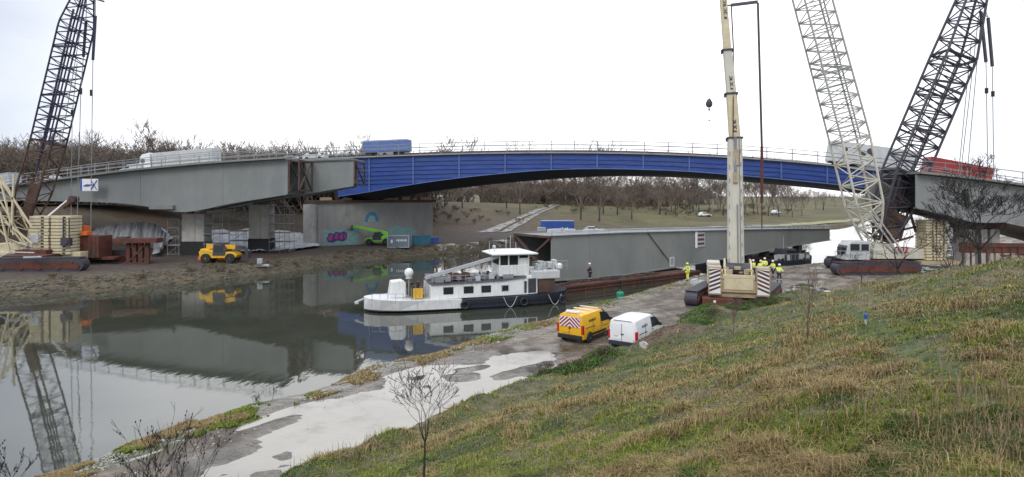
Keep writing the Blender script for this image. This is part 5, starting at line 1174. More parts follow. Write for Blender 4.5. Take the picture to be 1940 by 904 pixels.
for px, py, lab, m_, rz in ((1335, 409, 'white car parked on the far grass slope between the bare trees', M['white'], 0), (1470, 404, 'small white car on the grass slope right of the telescopic boom', M['white'], 40), (1493, 376, 'white car far off under the bridge, left one of a row', M['white'], 5), (1518, 374, 'silver car far off under the bridge, middle one of a row', M['lgrey'], 5), (1538, 374, 'white van far off under the bridge, right one of a row', M['white'], 5)):
    q = G(px, py+2); small_car(lab, 0, 0, m_, False, 4.2, 1.5 if 'van' not in lab else 1.9, 'van' in lab, loc=q, rz=R(rz))
# brown T-shaped trestle
Y = 71.6; x = (262-CX)*Y/F; z = 1.35; r = empty('steel_trestle', (x, Y, z), R(5), 'rusty red T-shaped steel trestle on the far bank right of the lattice crane', 'trestle')
MB().box((0, 0, 2.75), (4.9, 1.6, .55)).build('crosshead', M['rust'], r, .04)
for k in range(4): MB().box((-1.05+.7*k, 0, 1.25), (.42, .42, 2.5)).build('column', M['rust'], r)
mb = MB(); mb.box((0, 0, .1), (2.8, 1.2, .2)); mb.beam((-1, -.25, .2), (1, -.25, 2.4), .12); mb.beam((1, -.25, .2), (-1, -.25, 2.4), .12); mb.box((-1.7, 0, 3.1), (1.2, 1, .15)); mb.build('bracing', M['rustbrown'], r)
mb = MB()
for k in range(4): mb.box((x+5.6+k*1.1, 75.5, 1.6), (1.05, .3, .42), R(3))
o = mb.build('barrier_row', M['orange'], None); tag(o, 'low orange plastic barrier row at the foot of the left pier', 'barrier')
mb = MB(); qq = G(492, 506); mb.box(qq+Vector((0, 0, .5)), (.6, .4, 1.0), .4); mb.box(qq+Vector((.3, 0, .15)), (1.6, .5, .25), .2); o = mb.build('pump_unit', M['lgrey'], None, .05); tag(o, 'small grey pump on the waterside below the right pier', 'pump')
# sheeting over the earth bank left of the piers
def sheet(name, label, top, bot, m, lift=.25, rag=.35):
    A_ = np.array([tuple(G(*p)) for p in top]); B_ = np.array([tuple(G(*p)) for p in bot]); n = 60
    def res(A): 
        d = np.r_[0, np.cumsum(np.hypot(*(A[1:, :2]-A[:-1, :2]).T))]; q = np.linspace(0, d[-1], n); return np.stack([np.interp(q, d, A[:, 0]), np.interp(q, d, A[:, 1])], 1)
    a = res(A_); b = res(B_); K = 24; X = np.stack([a[:, 0]*(1-k/K)+b[:, 0]*k/K for k in range(K+1)], 1); Yg = np.stack([a[:, 1]*(1-k/K)+b[:, 1]*k/K for k in range(K+1)], 1)
    X = X+(fbm(X, Yg, .8, 3, 12)-.5)*1.6*np.linspace(0, 1, K+1)[None]; Yg = Yg+(fbm(X, Yg, .7, 3, 13)-.5)*1.6
    fold = np.abs(np.sin(X*1.7+.6*fbm(X, Yg, .6, 3, 5)*8))
    Z = H(X.ravel(), Yg.ravel()).reshape(X.shape)+lift+rag*.4*(fbm(X, Yg, 1.1, 4, 66)-.3)+.22*fold*fbm(X, Yg, .9, 2, 67)+.12*np.abs(np.sin(X*6+4*fbm(X, Yg, 1.2, 2, 68)))
    me = grid_mesh(name, X, Yg, Z); me.materials.append(m); o = link(bpy.data.objects.new(name, me)); so_ = o.modifiers.new('thickness', 'SOLIDIFY'); so_.thickness = .05
    tag(o, label, 'sheeting'); return o
cs = MB(); n_ = 90; tp = []; bt = []; md = []
for k in range(n_+1):
    u = k/n_; px = 172+140*u; Y = 86-1.5*u; x = (px-CX)*Y/F; fo = .28*math.sin(k*1.1+1.6*math.sin(k*.23))+.18*math.sin(k*.41); top = float(np.interp(px, [172, 200, 232, 262, 285, 300, 312], [436, 428, 425, 421, 424, 430, 444]))+1.6*math.sin(k*.9)
    zt = HC-(top-HY)*Y/F; zb = Hs(x, Y-1.0)-.2; tp.append((x, Y+fo*.3+.5, zt)); md.append((x+.05*math.sin(k), Y+fo, (zt+zb)/2)); bt.append((x, Y+fo*1.3-.5, zb))
vs_ = tp+md+bt; N1 = n_+1; cs.add(vs_, [(i_, i_+1, N1*(j_+1)-N1*j_+i_+1, N1+i_) if False else (j_*N1+i_, j_*N1+i_+1, (j_+1)*N1+i_+1, (j_+1)*N1+i_) for j_ in range(2) for i_ in range(n_)])
o = cs.build('ground_sheeting', M['tarp'], None, smooth=True); so_ = o.modifiers.new('thickness', 'SOLIDIFY'); so_.thickness = .04; tag(o, 'tall folded pale grey sheeting hanging over the earth bank left of the piers', 'sheeting')
sheet('ground_sheeting', 'flat grey sheeting lying on the slope just left of the left pier', [(296, 434), (312, 440), (328, 455)], [(292, 488), (298, 486), (306, 478)], M['tarp'])
sheet('ground_sheeting', 'crumpled grey sheeting on the bank between and behind the two piers', [(395, 440), (470, 438), (520, 440), (600, 452)], [(395, 478), (460, 480), (540, 478), (606, 470)], M['tarp'], .15, .5)

# blue marker, boulders
q = G(1640, 618); r = empty('marker_post', q, 0, 'short blue topped marker post standing in the grass of the near hill', 'marker')
MB().lathe([(.03, -.1), (.03, .16)], (0, 0, 0), 8).build('post', M['lgrey'], r); MB().lathe([(.045, .15), (.05, .27), (.03, .3)], (0, 0, 0), 8).build('cap', M['bluec'], r)
def rock(mb, c, r, rng, n=9):
    k0 = len(mb.v); mb.ball(c, r, n, sq=(rng.uniform(.8, 1.3), rng.uniform(.7, 1.2), rng.uniform(.5, .9)))
    for i in range(k0, len(mb.v)): v = Vector(mb.v[i]); mb.v[i] = tuple(Vector(c)+(v-Vector(c))*rng.uniform(.78, 1.15))
rg = random.Random(1)
q = G(1220, 660); mb = MB(); rock(mb, q+Vector((0, 0, .1)), .28, rg, 10); tag(mb.build('boulder', M['stone']), 'pale boulder on the brown earth heap by the white van', 'boulder')
# loose stone on the near bank and by the water, gravel
mb = MB(); k = 0
while k < 5200:
    s_ = rg.uniform(2, 80); a = float(tn(s_)); t_ = a+abs(rg.gauss(1.7, 1.2)); x, y = xy(s_, t_)
    if rg.random() > min(1, 25/max(y, 8)): continue
    if fbm(np.array([x]), np.array([y]), .6, 3, 51)[0] < .45: k += .3; continue
    r_ = rg.uniform(.02, .06)*(1.7 if rg.random() < .08 else 1); z = Hs(x, y)
    if z < .02: continue
    kk = len(mb.v); rock(mb, Vector((x, y, z+r_*.2)), r_, rg, 5); k += 1
o = mb.build('loose_stones', M['stone'], fix=False); tag(o, kind='stuff')
mb = MB(); k = 0
while k < 1800:
    s_ = rg.uniform(5, 90); a = float(tf(s_)); x, y = xy(s_, a-rg.uniform(-.2, 3.2)); z = Hs(x, y)
    if z < .0: continue
    rock(mb, Vector((x, y, z+.03)), rg.uniform(.06, .22), rg, 5); k += 1
o = mb.build('bank_rubble', mat('dark_rubble', (.13, .115, .09), .9, .4, 2), fix=False); tag(o, kind='stuff')
mb = MB()
for hx, hy, hr, hh in HEAPS:
    for k in range(180):
        x = rg.gauss(hx, hr*.7); y = rg.gauss(hy, hr*.7); rock(mb, Vector((x, y, Hs(x, y)+.01)), rg.uniform(.02, .08), rg, 5)
o = mb.build('earth_clods', mat('earth_clods', (.13, .085, .06), .95, .4, 3), fix=False); tag(o, kind='stuff')
# ------------------------------------------------------------------ people
def skin_mesh(name, V, E, Rr, mats, lv=1, matfn=None):
    me = bpy.data.meshes.new('tmp'); me.from_pydata(V, E, []); o = bpy.data.objects.new('tmp', me); COL.objects.link(o)
    o.modifiers.new('s', 'SKIN'); s_ = o.modifiers.new('u', 'SUBSURF'); s_.levels = lv; s_.render_levels = lv
    for i, r in enumerate(Rr): me.skin_vertices[0].data[i].radius = (r, r) if not isinstance(r, tuple) else r
    me.skin_vertices[0].data[0].use_root = True
    dg = bpy.context.evaluated_depsgraph_get(); out = bpy.data.meshes.new_from_object(o.evaluated_get(dg)); bpy.data.objects.remove(o)
    out.name = name; out.materials.clear(); [out.materials.append(m) for m in mats]
    out.polygons.foreach_set('use_smooth', [True]*len(out.polygons))
    if matfn:
        for p in out.polygons: p.material_index = matfn(p.center)
    return out
def person(label, loc, rz, arms=((.1, .05), (-.1, .05)), jacket='hivis', trousers='cloth_dark', helmet='white', stride=.12, h=1.78, bend=0.0, hivis_legs=False):
    r = empty('person', loc, rz, label, 'person', None); k = h/1.78
    pel = (0, 0, .95); chest = (0+bend*.25, 0, 1.28-bend*.05); neck = (.02+bend*.42, 0, 1.50-bend*.1); head = (.05+bend*.5, 0, 1.66-bend*.12)
    V = [pel, chest, neck, (head[0], 0, 1.60-bend*.12), (head[0]+.01, 0, 1.70-bend*.12), (head[0]-.005, 0, 1.76-bend*.12)]; E = [(0, 1), (1, 2), (2, 3), (3, 4), (4, 5)]; Rr = [(.15, .11), (.17, .12), .06, .075, .095, .06]
    jr = [(.165, .13), (.20, .15), .085]; JV = [pel, chest, (neck[0]-.01, 0, neck[2]-.02)]; JE = [(0, 1), (1, 2)]
    TV = [pel]; TE = []; TR = [(.17, .13)]
    for s_, (fx, el) in zip((1, -1), arms):
        sh = (chest[0]+.01+bend*.1, s_*.20, 1.43-bend*.08); elb = (sh[0]+fx+.02, s_*.26, 1.16-bend*.05+abs(fx)*.1); wr = (elb[0]+el*1.0+.06, s_*(.25-el*.3), .92+el*.7)
        i = len(V); V += [sh, elb, wr]; E += [(1, i), (i, i+1), (i+1, i+2)]; Rr += [.06, .045, .032]
        d = (Vector(wr)-Vector(elb)).normalized(); side = Vector((-d.z, 0, d.x)); palm = Vector(wr)+d*.085; V.append(tuple(palm)); E.append((i+2, i+3)); Rr.append((.042, .018))
        for f_, (o_, ln) in enumerate(((-.03, .075), (-.01, .085), (.01, .08), (.03, .062))):
            a = palm+side*o_+d*.02; b = a+d*ln*.6+Vector((0, -s_*.01, 0)); c = b+d*ln*.4+Vector((0, -s_*.02, 0)); j = len(V); V += [tuple(a), tuple(b), tuple(c)]; E += [(i+3, j), (j, j+1), (j+1, j+2)]; Rr += [.010, .009, .008]
        a = Vector(wr)+d*.03+side*.03; b = a+d*.04+side*.03; j = len(V); V += [tuple(a), tuple(b)]; E += [(i+3, j), (j, j+1)]; Rr += [.011, .009]
        q = len(JV); JV += [sh, elb, tuple(Vector(wr)-d*.02)]; JE += [(1, q), (q, q+1), (q+1, q+2)]; jr += [.085, .065, .052]
    for s_ in (1, -1):
        f_ = s_*stride; hip = (0, s_*.10, .90); kn = (f_*.55+.03, s_*.115, .50); an = (f_, s_*.12, .09); toe = (f_+.17, s_*.13, .035)
        i = len(V); V += [hip, kn, an, toe]; E += [(0, i), (i, i+1), (i+1, i+2), (i+2, i+3)]; Rr += [.09, .062, .045, (.045, .035)]
        q = len(TV); TV += [hip, kn, (an[0], an[1], .13)]; TE += [(0, q), (q, q+1), (q+1, q+2)]; TR += [.108, .082, .068]
    body = skin_mesh('body', V, E, Rr, [M['skin'], M['black']], 1, lambda c: 1 if c.z < .16 else 0); link(bpy.data.objects.new('body', body), r)
    link(bpy.data.objects.new('jacket', skin_mesh('jacket', JV, JE, jr, [M[jacket], M['reflective']], 1, lambda c: 1 if (1.02 < c.z < 1.07 or 1.20 < c.z < 1.25) and jacket.startswith('hivis') else 0)), r)
    link(bpy.data.objects.new('trousers', skin_mesh('trousers', TV, TE, TR, [M[trousers], M['reflective']], 1, lambda c: 1 if .30 < c.z < .35 else 0)), r)
    hx, hz = head[0], 1.70-bend*.12
    mb = MB(); mb.lathe([(.135, .02), (.128, .03), (.118, .09), (.085, .14), (.03, .16)], (hx, 0, hz), 14); mb.box((hx+.12, 0, hz+.025), (.1, .16, .015)); mb.build('helmet', M[helmet], r, smooth=True)
    mb = MB(); [mb.ball((hx+.093, s_*.034, 1.672-bend*.12), .012, 6) for s_ in (1, -1)]; mb.build('eyes', M['black'], r)
    mb = MB(); mb.box((hx+.10, 0, 1.645-bend*.12), (.03, .022, .04)); mb.build('nose', M['skin'], r, .005)
    mb = MB(); mb.box((hx+.088, 0, 1.608-bend*.12), (.012, .045, .01)); mb.build('mouth', M['redlamp'], r)
    mb = MB(); [mb.ball((hx, s_*.098, 1.66-bend*.12), .025, 6, sq=(.8, .4, 1.2)) for s_ in (1, -1)]; mb.build('ears', M['skin'], r)
    r.scale = (k,)*3; return r
def at_foot(px, py, z): Y = F*(HC-z)/(py-HY); return Vector(((px-CX)*Y/F, Y, z))
q = at_foot(1303, 532, .8); q.z = Hs(q.x, q.y); person('person in a long yellow high-visibility suit alone on the bank left of the telescopic crane', q, R(200), arms=((-.05, .02), (.12, .25)), trousers='hivis', helmet='hivis', stride=.05)
q = P(1118, 527, 60.4); person('person in dark clothes and white helmet standing on the rusty pontoon before the floating girder', (q.x, q.y, .86), R(170), jacket='cloth_dark', arms=((.1, .1), (.1, .2)))
wl_ = [(1428, 526, 120, 'leftmost of the workers behind the telescopic crane, in a yellow jacket', ((.05, .1), (.1, .3))), (1441, 527, 60, 'second from left of the workers behind the telescopic crane, in a yellow jacket', ((-.1, .05), (.1, .1))),
       (1449, 521, 240, 'worker in a yellow jacket, third from left in the group beside the telescopic crane', ((.2, .2), (.1, .2))), (1465, 527, 200, 'tallest looking worker in a yellow jacket, fourth from left beside the crane', ((0, .05), (.1, .4))), (1476, 536, 280, 'rightmost and nearest worker in a yellow jacket on the muddy pad', ((.1, .35), (.1, .35)))]
for px, py, rz, lab, ar in wl_:
    q = at_foot(px, py, .85); q.z = Hs(q.x, q.y); person(lab, q, R(rz), arms=ar)['group'] = 'workers beside the telescopic crane'
# ------------------------------------------------------------------ debris on the pad
rg = random.Random(12); q0 = Vector((23.5, 51, Hs(23.5, 51))); sp_ = empty('scrap_pile', q0, 0, 'scattered pale boards and scrap on the pad right of the telescopic crane', 'scrap')
for k in range(40):
    x = rg.uniform(20.5, 26.5); y = rg.uniform(48, 54); q = Vector((x, y, Hs(x, y)+.08))-q0; mb = MB(); mb.box(q, (rg.uniform(.2, 1.1), rg.uniform(.1, .5), rg.uniform(.05, .25)), rg.uniform(0, 3), M4=Matrix.Rotation(rg.uniform(0, 3), 4, 'Z') @ Matrix.Rotation(rg.uniform(-.25, .25), 4, 'X')); mb.build('board', M['white_d'] if k % 3 else M['grey'], sp_)
mb = MB()
for k in range(4): x, y = 16.6-.1*k, 46.2+.2*k; mb.beam((x+k*.2, y-1.6, Hs(x, y)+.15+k*.02), (x+3.6+k*.2, y-1.1, Hs(x+3, y)+.22), .25, .16)
tag(mb.build('timber_mat', M['tan']), 'pale timber mats lying at the grass edge below the telescopic crane', 'timber')
tp_ = empty('tool_pile', at_foot(1322, 540, .85), 0, 'small pile of pale tools beside the left track of the telescopic crane', 'tools')
for k in range(7): q = at_foot(1322+rg.uniform(-9, 9), 540+rg.uniform(-4, 4), .85); MB().box(q+Vector((0, 0, .2))-tp_.location, (.4, .3, rg.uniform(.2, .7)), rg.uniform(0, 3)).build('tool', M['white_d'], tp_)

# ------------------------------------------------------------------ trees
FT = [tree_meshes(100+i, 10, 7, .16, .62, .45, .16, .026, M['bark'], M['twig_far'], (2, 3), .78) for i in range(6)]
def far_tree(px, Y, topy, lab, grp, i=None, name='bare_tree'):
    x = (px-CX)*Y/F; z = Hs(x, Y); h = HC-(topy-HY)*Y/F-z
    i = random.randrange(len(FT)) if i is None else i
    vz = MAXZ[i]
    return tree(FT[i], (x, Y, z), max(.2, h/vz), random.uniform(0, 6.28), lab, grp, name)
MAXZ = [max(v.co.z for v in m[1].vertices) for m in FT]
G1 = 'bare trees behind the bridges at the left'
far_tree(289, 138, 222, 'tallest bare tree standing above the treeline behind the white lorry', None, 1)
far_tree(340, 140, 246, 'second tallest bare tree right of the tallest one above the white lorry', None, 3)
rg2 = random.Random(21)
def topline(px): return -10+float(np.interp(px, [-150, 0, 60, 120, 165, 230, 300, 400, 500, 600, 690, 800], [262, 258, 272, 250, 250, 274, 268, 270, 266, 274, 270, 290]))
for k in range(64):
    px = -130+k*13.2+rg2.uniform(-6, 6); far_tree(px, rg2.uniform(140, 165), topline(px)+rg2.uniform(-2, 16), 'bare brown tree in the wood behind the bridges at the left', G1)
for px, ty, lab in ((843, 252, 'bare treetop left of a pair above the blue bridge'), (876, 250, 'bare treetop right of a pair above the blue bridge'), (985, 263, 'bare treetop above the middle of the blue bridge'), (700, 246, 'thin bare treetop beside the blue lorry'), (1100, 263, 'small bare treetop, left of a pair above the bridge crest'), (1135, 257, 'small bare treetop, right of a pair above the bridge crest')):
    far_tree(px, 165, ty, lab, None)
G2 = 'bare trees on the far slope under the bridge'
for k in range(52):
    px = 830+k*13.5+rg2.uniform(-6, 6); ty = float(np.interp(px, [850, 1380, 1480, 1520, 1545], [322, 318, 330, 346, 364])); far_tree(px, rg2.uniform(205, 250), ty-6+rg2.uniform(0, 12), 'bare tree in the band of trees on the far slope under the bridge', G2)
for k in range(16):
    px = 1520+k*22+rg2.uniform(-6, 6); ty = 355+rg2.uniform(-4, 10); far_tree(px, rg2.uniform(300, 420), ty, 'low misty tree far away beyond the bend of the canal', 'distant trees beyond the canal bend')
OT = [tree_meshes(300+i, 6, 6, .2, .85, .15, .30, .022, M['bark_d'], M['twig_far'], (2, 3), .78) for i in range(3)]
OZ = [max(v.co.z for v in m[1].vertices) for m in OT]
for n_, (px, py, ty) in enumerate(((1100, 396, 345), (1143, 406, 362), (1170, 407, 358), (1197, 416, 364), (1250, 407, 356), (1313, 402, 360), (1280, 399, 358), (1370, 408, 360), (1500, 398, 366), (1560, 398, 360), (960, 395, 352), (1040, 388, 350))):
    q = G(px, py); i = n_ % 3; h = (HC-(ty-HY)*q.y/F)-q.z
    tree(OT[i], q, h/OZ[i], n_*1.3, 'low spreading orchard tree with dark trunk on the grass slope of the far bank', 'orchard trees on the far slope')
def brush(name, lab_kind, spots, seed, hgt, m, lv_=4, rmn=.010):
    rng = random.Random(seed); T = Twigs()
    for k in range(7): an = k*.9; T.grow((rng.uniform(-.3, .3), rng.uniform(-.3, .3), 0), (math.cos(an)*.6, math.sin(an)*.6, 1), .45, .02, lv_, .7, .3, rng, 2, (2, 3), .72, rmn)
    me = T.mesh('tmp', m, 3); n = len(me.vertices); co = np.empty(n*3); me.vertices.foreach_get('co', co); co = co.reshape(-1, 3); co /= co[:, 2].max()
    lv = np.empty(len(me.loops), np.int32); me.loops.foreach_get('vertex_index', lv)
    K = len(spots); V = np.zeros((K, n, 3)); 
    for i, (x, y, z, h) in enumerate(spots):
        a = RNG.uniform(0, 6.28); c, s_ = math.cos(a), math.sin(a); wd = h*RNG.uniform(1.0, 1.6)
        V[i, :, 0] = x+(co[:, 0]*c-co[:, 1]*s_)*wd; V[i, :, 1] = y+(co[:, 0]*s_+co[:, 1]*c)*wd; V[i, :, 2] = z+co[:, 2]*h
    Lv = (lv[None]+(np.arange(K)*n)[:, None]).ravel(); out = bpy.data.meshes.new(name); out.vertices.add(K*n); out.vertices.foreach_set('co', V.ravel())
    out.loops.add(len(Lv)); out.loops.foreach_set('vertex_index', Lv.astype(np.int32)); out.polygons.add(len(Lv)//4); out.polygons.foreach_set('loop_start', np.arange(0, len(Lv), 4, dtype=np.int32)); out.update(); out.validate(); out.materials.append(m)
    o = link(bpy.data.objects.new(name, out)); tag(o, kind='stuff'); return o
def lspots(n):
    r_ = np.random.default_rng(55); out = []
    while len(out) < n:
        Y = r_.uniform(126, 168); px = r_.uniform(-150, 800); x = (px-CX)*Y/F; z = Hs(x, Y); ty = topline(px)+22+r_.uniform(-8, 22) if px < 700 else 300; h = HC-(ty-HY)*Y/F-z; out.append((x, Y, z-.2, max(3, h)))
    return out
def spots(n, s0, s1, d0, d1, h0, h1, seed, thr=.45):
    r_ = np.random.default_rng(seed); out = []
    while len(out) < n:
        s_ = r_.uniform(s0, s1); d_ = r_.uniform(d0, d1); t_ = float(tf(s_))-d_; x, y = xy(s_, t_)
        if y < 20 or abs(x/y) > 1.0 or fbm(np.array([x]), np.array([y]), .07, 3, 90)[0] < thr: continue
        out.append((x, y, Hs(x, y)-.1, r_.uniform(h0, h1)))
    return out
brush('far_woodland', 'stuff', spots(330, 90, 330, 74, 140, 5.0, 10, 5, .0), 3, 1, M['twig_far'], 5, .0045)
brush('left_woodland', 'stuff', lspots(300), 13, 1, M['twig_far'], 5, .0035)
brush('bank_scrub', 'stuff', spots(260, 95, 300, 26, 70, .5, 1.8, 6, .52), 4, 1, mat('bramble', (.13, .10, .055), .95, .3, 1))
brush('waterside_scrub', 'stuff', spots(170, 20, 130, -.2, 4, .25, .8, 7, .4), 4, 1, mat('dry_waterside_plants', (.16, .125, .06), .95, .3, 1))

# near trees
t1 = tree_meshes(41, 3.6, 8, .060, .70, .55, .50, .0085, M['bark_d'], M['bark_d'], (2, 2), .80)
q = G(806, 903); tree(t1, (q.x, q.y-.25, Hs(q.x, q.y-.25)-.1), (HC-(664-HY)*q.y/F-q.z)/max(v.co.z for v in t1[1].vertices), .6, 'slender bare tree with a forked round crown in front of the puddle', None)
t2 = tree_meshes(58, 6.5, 9, .16, .70, .45, .52, .012, M['bark_d'], M['bark_d'], (2, 3), .78)
Y = 31.5; x = (1856-CX)*Y/F; z = Hs(x, Y); tree(t2, (x, Y, z-.2), (HC-(280-HY)*Y/F-z)/max(v.co.z for v in t2[1].vertices), 2.0, 'large dark bare tree with a wide spreading crown at the right edge of the hill', None)
t3 = tree_meshes(53, 5, 7, .10, .6, .5, .22, .010, M['bark_d'], M['bark'], (2, 3), .78)
Y = 33; x = (1806-CX)*Y/F; z = Hs(x, Y); tr3 = tree(t3, (x, Y, z-.2), (HC-(398-HY)*Y/F-z)/max(v.co.z for v in t3[1].vertices), .3, 'olive green leafy small tree left of the large bare tree', None, name='evergreen_tree')
rg = random.Random(31); mb = MB(); crown = t3[1]
for k in range(2200):
    v = Vector(crown.vertices[rg.randrange(len(crown.vertices))].co)
    if v.z > 3.9: continue
    a = rg.uniform(0, 6.28); d_ = Vector((math.cos(a), math.sin(a), rg.uniform(-1.0, .2)))*rg.uniform(.08, .22); sd = Vector((-math.sin(a), math.cos(a), 0))*.022; mb.add([v-sd, v+sd, v+d_], [(0, 1, 2)])
mb.build('foliage', M['leaf'], tr3, fix=False)
for px, py, ty, seed, lab, sc2 in ((1702, 532, 400, 61, 'dark bare tree with a thick short trunk in front of the cream ballast stack', .09), (1632, 552, 470, 62, 'short dark bare tree low on the hill edge below the crane cab', .07)):
    tm = tree_meshes(seed, 4, 6, sc2, .8, .35, .45, .012, M['bark_d'], M['bark_d'], (2, 2), .78); Y = 38.5 if px > 1650 else 40; x = (px-CX)*Y/F; z = Hs(x, Y)
    zb = HC-(py-HY)*Y/F; tree(tm, (x, Y, z-.2), (HC-(ty-HY)*Y/F-z)/max(v.co.z for v in tm[1].vertices), seed, lab, None)
t6 = tree_meshes(75, 3, 6, .045, .40, .95, .42, .010, M['bark'], M['twig_red'], (2, 2), .80); t6 = (t6[0], t6[1])
t5 = tree_meshes(71, 3, 6, .03, .32, .9, .30, .008, M['twig_red'], M['twig_red'], (2, 3), .78, (-.02, 0))
q = G(1530, 648); tree(t6, q, (HC-(500-HY)*q.y/F-q.z)/max(v.co.z for v in t6[1].vertices), 0, 'thin reddish sapling on the near hill below the crane cab', None, name='sapling')
q = G(1390, 640); tree(t5, q, (HC-(560-HY)*q.y/F-q.z)/max(v.co.z for v in t5[1].vertices), 2, 'smaller reddish sapling on the hill edge below the telescopic crane', None, name='sapling')
def shrub(px, py, Y, topy, seed, lab, n=9, m=None, sp=.5, catk=True, base=None):
    rng = random.Random(seed); T = Twigs(); x = (px-CX)*Y/F; z = Hs(x, Y); h = HC-(topy-HY)*Y/F-z
    r = empty('bare_shrub', (x, Y, z), 0, lab, 'shrub')
    for k in range(n): an = rng.uniform(0, 6.28); T.grow((rng.uniform(-.25, .25)*h*.3, rng.uniform(-.2, .2)*h*.3, -.1), (math.cos(an)*sp, math.sin(an)*sp, 1), h*.42*rng.uniform(.6, 1.1), .018, 4, .5, .7, rng, 3, (1, 3), .68, .0045, .2)
    link(bpy.data.objects.new('stem', T.mesh('stem', m or M['bark_d'], 4)), r)
    if catk:
        mb = MB()
        for q in T.seg:
            if q[2] < .006 and rng.random() < .12: mb.ball(q[1], .022, 6, sq=(.8, .8, 1.5))
        if mb.v: mb.build('foliage', M['bark_d'], r)
    return r
shrub(285, 904, 15.6, 770, 5, 'large bare multi-stemmed shrub with dark buds on the near bank at lower left', 10, sp=.42)
shrub(345, 904, 15.2, 800, 8, 'bare multi-stemmed shrub right of the largest shrub at lower left', 8, sp=.42)
shrub(215, 904, 15.6, 850, 12, 'low bare shrub left of the largest shrub at lower left', 5, sp=.5, catk=False)
shrub(25, 904, 17.5, 815, 6, 'small bare shrub by the water in the bottom left corner', 6, sp=.6)
for px, py, Y, ty, sd, lab in ((512, 742, 29.2, 722, 14, 'tiny dark weed stem at the water edge above the puddle tip'), (488, 760, 27.8, 738, 15, 'tiny dark weed stem left of another at the water edge'), (1410, 615, 44, 580, 16, 'dark bramble bush on the hill edge below the telescopic crane'), (770, 690, 36, 640, 17, 'thin bare shrub at the water edge behind the slender tree')):
    shrub(px, py, Y, ty, sd, lab, 12 if 'bramble' in lab else 6, M['bark_d'] if 'bramble' not in lab else M['twig'], 1.1 if 'bramble' in lab else .4, False)
# orange reed tuft
def blades_mesh(name, x, y, z, hgt, wid, ang, lean, col, m):
    n = len(x); dx, dy = np.cos(ang), np.sin(ang); V = np.zeros((n, 5, 3)); side = np.stack([-dy, dx, np.zeros(n)], 1)*wid[:, None]/2
    base = np.stack([x, y, z], 1); ld = np.stack([dx*lean, dy*lean, np.zeros(n)], 1)*hgt[:, None]; up = np.zeros((n, 3)); up[:, 2] = hgt
    V[:, 0] = base-side; V[:, 1] = base+side; mid_ = base+ld*.35+up*.6*np.sqrt(np.clip(1-(lean*.3)**2, .1, 1))[:, None]; V[:, 2] = mid_-side*.75; V[:, 3] = mid_+side*.75; V[:, 4] = base+ld+up*(1-.45*np.clip(lean, 0, 1.6)[:, None])
    f = (np.arange(n)*5)[:, None]+np.array([0, 1, 3, 0, 3, 2, 2, 3, 4])[None]; f = f.reshape(-1)
    me = bpy.data.meshes.new(name); me.vertices.add(n*5); me.vertices.foreach_set('co', V.ravel()); me.loops.add(len(f)); me.loops.foreach_set('vertex_index', f.astype(np.int32)); me.polygons.add(len(f)//3); me.polygons.foreach_set('loop_start', np.arange(0, len(f), 3, dtype=np.int32)); me.update()
    a = me.color_attributes.new('Col', 'FLOAT_COLOR', 'POINT'); c = np.ones((n, 5, 4)); c[:, :, :3] = col[:, None]; a.data.foreach_set('color', c.astype(np.float32).ravel()); me.materials.append(m); return link(bpy.data.objects.new(name, me))
def tuft(px, py, wv, hv, n, col, lab, nm='reed_tuft'):
    q = G(px, py); x = RNG.normal(q.x, wv/2.2, n); y = RNG.normal(q.y, wv/2.2, n); o = blades_mesh(nm, x, y, H(x, y)-.02, RNG.uniform(.5, 1, n)*hv, np.full(n, .016), RNG.uniform(0, 6.28, n), RNG.uniform(.1, .7, n), np.array(col)*RNG.uniform(.6, 1.3, (n, 1)), M['grassmat']); tag(o, lab, 'plant'); return o
tuft(380, 792, .32, .5, 260, (.36, .18, .06), 'orange dry reed tuft on the near water edge at lower left')
tuft(350, 806, .4, .3, 200, (.34, .20, .07), 'low ochre dry grass tuft left of the orange reeds')
tuft(600, 728, .5, .5, 160, (.34, .27, .15), 'pale dry reed tuft at the water edge above the puddle')

# ------------------------------------------------------------------ grass on the near hill
n = 1500000
Y = 1/RNG.uniform(1/62, 1/4.2, n); px = RNG.uniform(250, 2600, n); X = (px-CX)*Y/F
s_, t_ = st(X, Y); toe = t_+(fbm(X, Y, .25, 4, 3)-.5)*1.4*.6-np.interp(s_, [20, 27, 38, 45, 62], [0, 1.0, 1.2, 3.3, 3.3])
pn = .5*fbm(X, Y, .32, 4, 61)+.5*fbm(X, Y, 1.1, 3, 64); cl_ = fbm(X, Y, 1.3, 3, 63); fine = fbm(X, Y, 4, 2, 65)
hs_ = np.interp(s_, [5, 12, 20, 30], [1.2, -.2, -2.2, -4.5]); keep = (toe > -16.1) & (X < 30.5) & (RNG.uniform(0, 1, n) < .35+1.1*cl_)
for hx, hy, hr, hh in HEAPS[:2]: keep &= ~(np.hypot(X-hx, Y-hy) < hr*.85*(.6+.7*fine))
pth = np.exp(-((t_-hs_)/.4)**2)*(s_ > 4)*(s_ < 30)
X, Y, toe, pn, cl_, fine, pth = [a[keep] for a in (X, Y, toe, pn, cl_, fine, pth)]; n = len(X)
lush = sstep(.405, .52, pn+.10*(fine-.5)+.10*np.exp(-((toe+13.5)/2.0)**2)-.04)
lush = np.maximum(lush, pth); u = RNG.uniform(0, 1, n); isg = u < (.42+.52*lush)
tall = (~isg)*sstep(.50, .66, cl_)
green = np.array([.085, .135, .018]); yg = np.array([.235, .25, .03]); straw = np.array([.36, .275, .115]); brown = np.array([.19, .12, .055]); dk = np.array([.06, .09, .022])
v = RNG.uniform(0, 1, (n, 1)); col = np.where(isg[:, None], green*(1-v)+yg*v, straw*(1-v)+brown*v)
dark = fbm(X, Y, .9, 3, 68)[:, None]; col = np.where(isg[:, None] & (dark > .60), dk*(1-v)+green*v, col)
col *= (.65+.7*RNG.uniform(0, 1, (n, 1)))
